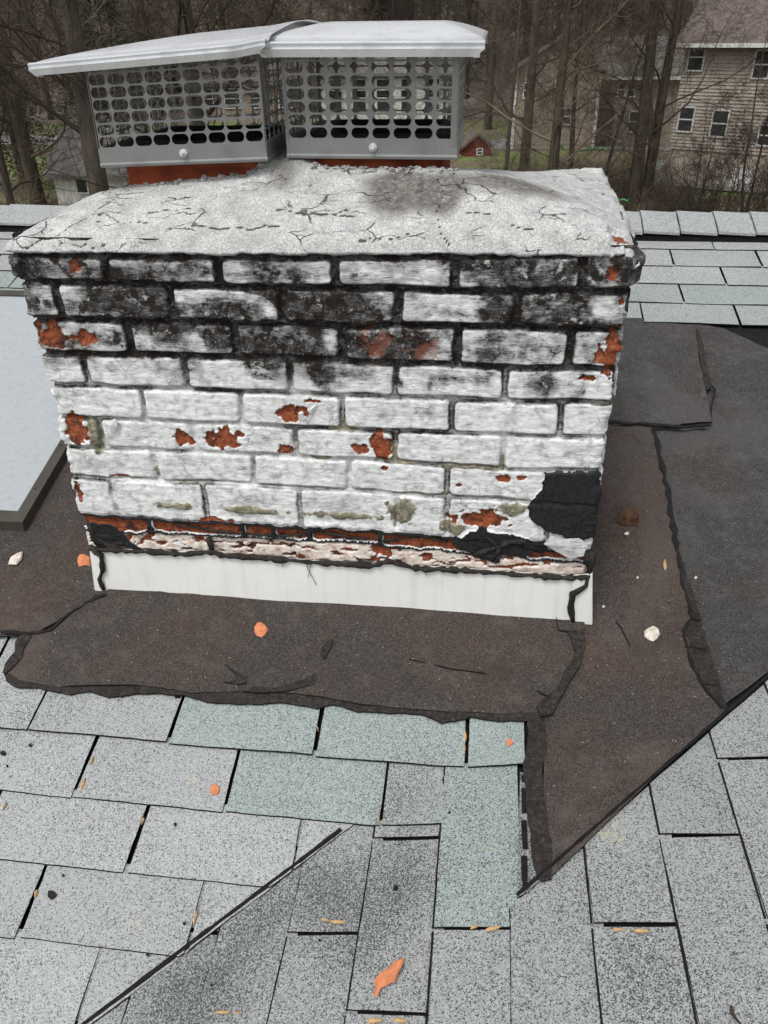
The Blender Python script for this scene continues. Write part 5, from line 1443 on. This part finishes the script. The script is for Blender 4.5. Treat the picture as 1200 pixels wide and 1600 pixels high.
    def window_w(s, a, b, zb, zt, frame=.06, mull=True, pane=None):
        m = MB(); f = frame
        s.bx(m, a - f, a, .065, 0, zb - f, zt + f); s.bx(m, b, b + f, .065, 0, zb - f, zt + f); s.bx(m, a, b, .062, 0, zt, zt + f); s.bx(m, a, b, .075, 0, zb - f, zb)
        if mull: s.bx(m, a, b, .055, 0, (zb + zt) / 2 - .025, (zb + zt) / 2 + .025)
        fo = m.build('window', M_WTRIM, s.e); g = MB(); s.bx(g, a, b, .040, .0, zb, zt)
        po = g.build('pane', pane or M_WGL, None); po.parent = fo; po.location = Vector((0, 0, 0)); 
        me = po.data; off = Vector(s.e.location); 
        for vtx in me.vertices: vtx.co -= off
c1 = on_ground(1037, 288)
zE = at_y(1052, 60, c1[1])[2]
h1 = House('tan_sided_house', 'tall tan sided house with brown roof at the right edge', 'house', c1[:2], -30, 13, 9, GZ, zE)
zfd = h1.uz(1045, 232)[1]
h1.wall(M_SID, .125, zfd, M_STUC); h1.roof(M_RF, 3.6, .45, .25, M_SID)
for w_ in ((1081, 69, 1103, 109), (1184, 80, 1207, 121), (1065, 168, 1086, 204), (1117, 173, 1140, 212), (1190, 196, 1214, 226)): h1.window(w_)
mb = MB(); h1.bx(mb, -.3, 13.3, .56, .44, zE - .30, zE - .16); mb.build('gutter', M_WTRIM, h1.e)
a_, zt_ = h1.uz(1146, 262); b_, zb_2 = h1.uz(1170, 292)
mb = MB(); h1.bx(mb, a_, b_, .05, 0, GZ, zt_); mb.build('door', M_WTRIM, h1.e); 
c2 = at_y(800, 212, 47); 
h2_ = House('gabled_tan_house', 'tan gabled house with white corner trim behind the crooked tree', 'house', (c2[0], c2[1]), -4, 4.4, 8, tz(c2[0], c2[1]), 0)
zE2 = h2_.uz(800, 108)[1]; h2_.z1 = zE2
h2_.wall(M_SID2, 0); h2_.roof(M_RF2, 1.35, .3, .3, M_SID2, 'y')
for a_ in (-.06, 4.3):
    mb = MB(); h2_.bx(mb, a_, a_ + .16, .03, 0, GZ, zE2); mb.build('corner_trim', M_WTRIM, h2_.e)
h2_.window((873, 170, 893, 193)); h2_.window((820, 130, 834, 152)); h2_.window((870, 118, 884, 138))
c3 = at_y(915, 214, 48)
h3 = House('long_tan_house', 'long tan house with white framed windows and a dark garage opening', 'house', (c3[0], c3[1]), -4, 4.6, 8, tz(c3[0], c3[1]), 0)
zE3 = h3.uz(915, 115)[1]; h3.z1 = zE3; h3.wall(M_SID2, 0); h3.roof(M_RF2, 1.5, .35, .3, M_SID2)
for w_ in ((968, 130, 977, 150), (982, 130, 993, 150), (930, 128, 941, 150), (985, 175, 1000, 205)): h3.window(w_)
a_, zt_ = h3.uz(920, 170); b_, zb_2 = h3.uz(955, 214)
mb = MB(); h3.bx(mb, a_, b_, .05, 0, GZ, zt_); mb.build('garage_opening', M_DOOR, h3.e)
mb = MB(); h3.bx(mb, -.3, 4.9, .46, .36, zE3 - .28, zE3 - .14); mb.build('gutter', M_WTRIM, h3.e)
c4 = at_y(90, 316, 27)
h4 = House('white_shed', 'small white walled shed with a grey roof at the left', 'shed', (c4[0], c4[1]), -3, 2.9, 3.2, tz(c4[0], c4[1]), 0)
zE4 = h4.uz(90, 270)[1]; h4.z1 = zE4; h4.wall(M_WWALL, 0); h4.roof(M_RF2, 1.15, .25, .2, M_WWALL); h4.window((118, 276, 134, 300), .04, False)
c5 = at_y(724, 258, 44)
h5 = House('red_shed', 'tiny red garden shed with a white window behind the crown', 'shed', (c5[0], c5[1]), 12, 1.45, 1.6, tz(c5[0], c5[1]), 0)
zE5 = h5.uz(735, 230)[1]; h5.z1 = zE5; h5.wall(M_RED, 0); h5.roof(M_RF, .55, .12, .12, M_RED, 'y'); h5.window((746, 233, 753, 241), .05, True)
c6 = at_y(500, 190, 60)
h6 = House('grey_white_house', 'pale house with many windows seen through the right cap mesh', 'house', (c6[0], c6[1]), 3, 9.0, 7, tz(c6[0], c6[1]), 0)
zE6 = h6.uz(500, 115)[1]; h6.z1 = zE6; h6.wall(M_WWALL, 0); h6.roof(M_RF2, 1.8, .4, .3, M_WWALL)
for i in range(5): h6.window_w(.7 + i * 1.7, 1.6 + i * 1.7, GZ + .9, GZ + 2.1); h6.window_w(.7 + i * 1.7, 1.6 + i * 1.7, zE6 - 1.5, zE6 - .4)
c7 = at_y(300, 200, 62)
h7 = House('low_brown_house', 'low brown house with a pale door seen through the left cap mesh', 'house', (c7[0], c7[1]), 6, 8.5, 7, tz(c7[0], c7[1]), 0)
zE7 = h7.uz(300, 130)[1]; h7.z1 = zE7; h7.wall(M_SID2, 0); h7.roof(M_RF, 1.8, .4, .3, M_SID2)
for i in range(4): h7.window_w(.7 + i * 2.0, 1.8 + i * 2.0, GZ + .9, GZ + 2.1)
# green garden things
M_GRN = mat_simple('green_plastic', (.08, .28, .08), .5, 0, .2, 20)
def sausage(label, u0, v0, u1, v1, Y, r):
    mb = MB(); P_ = []; n = 10
    for i in range(n + 1):
        t = i / n; p = at_y(u0 + (u1 - u0) * t, v0 + (v1 - v0) * t + 1.0 * math.sin(t * 9), Y); P_.append((p[0], p[1], p[2]))
    mb.tube(P_, [r * (1 + .35 * math.sin(i * 2.1)) for i in range(n + 1)], 8); tag(mb.build('garden_netting', M_GRN, None, True, world_loc=P_[0]), label, 'netting')
sausage('bright green netting roll lying before the garage opening', 904, 234, 944, 233, 33, .045)
sausage('bright green netting bundle in the brush beside the crown corner', 966, 312, 981, 313, 23.5, .03)
sausage('small green netting ball beside the crooked tree', 874, 228, 879, 229, 30, .05)
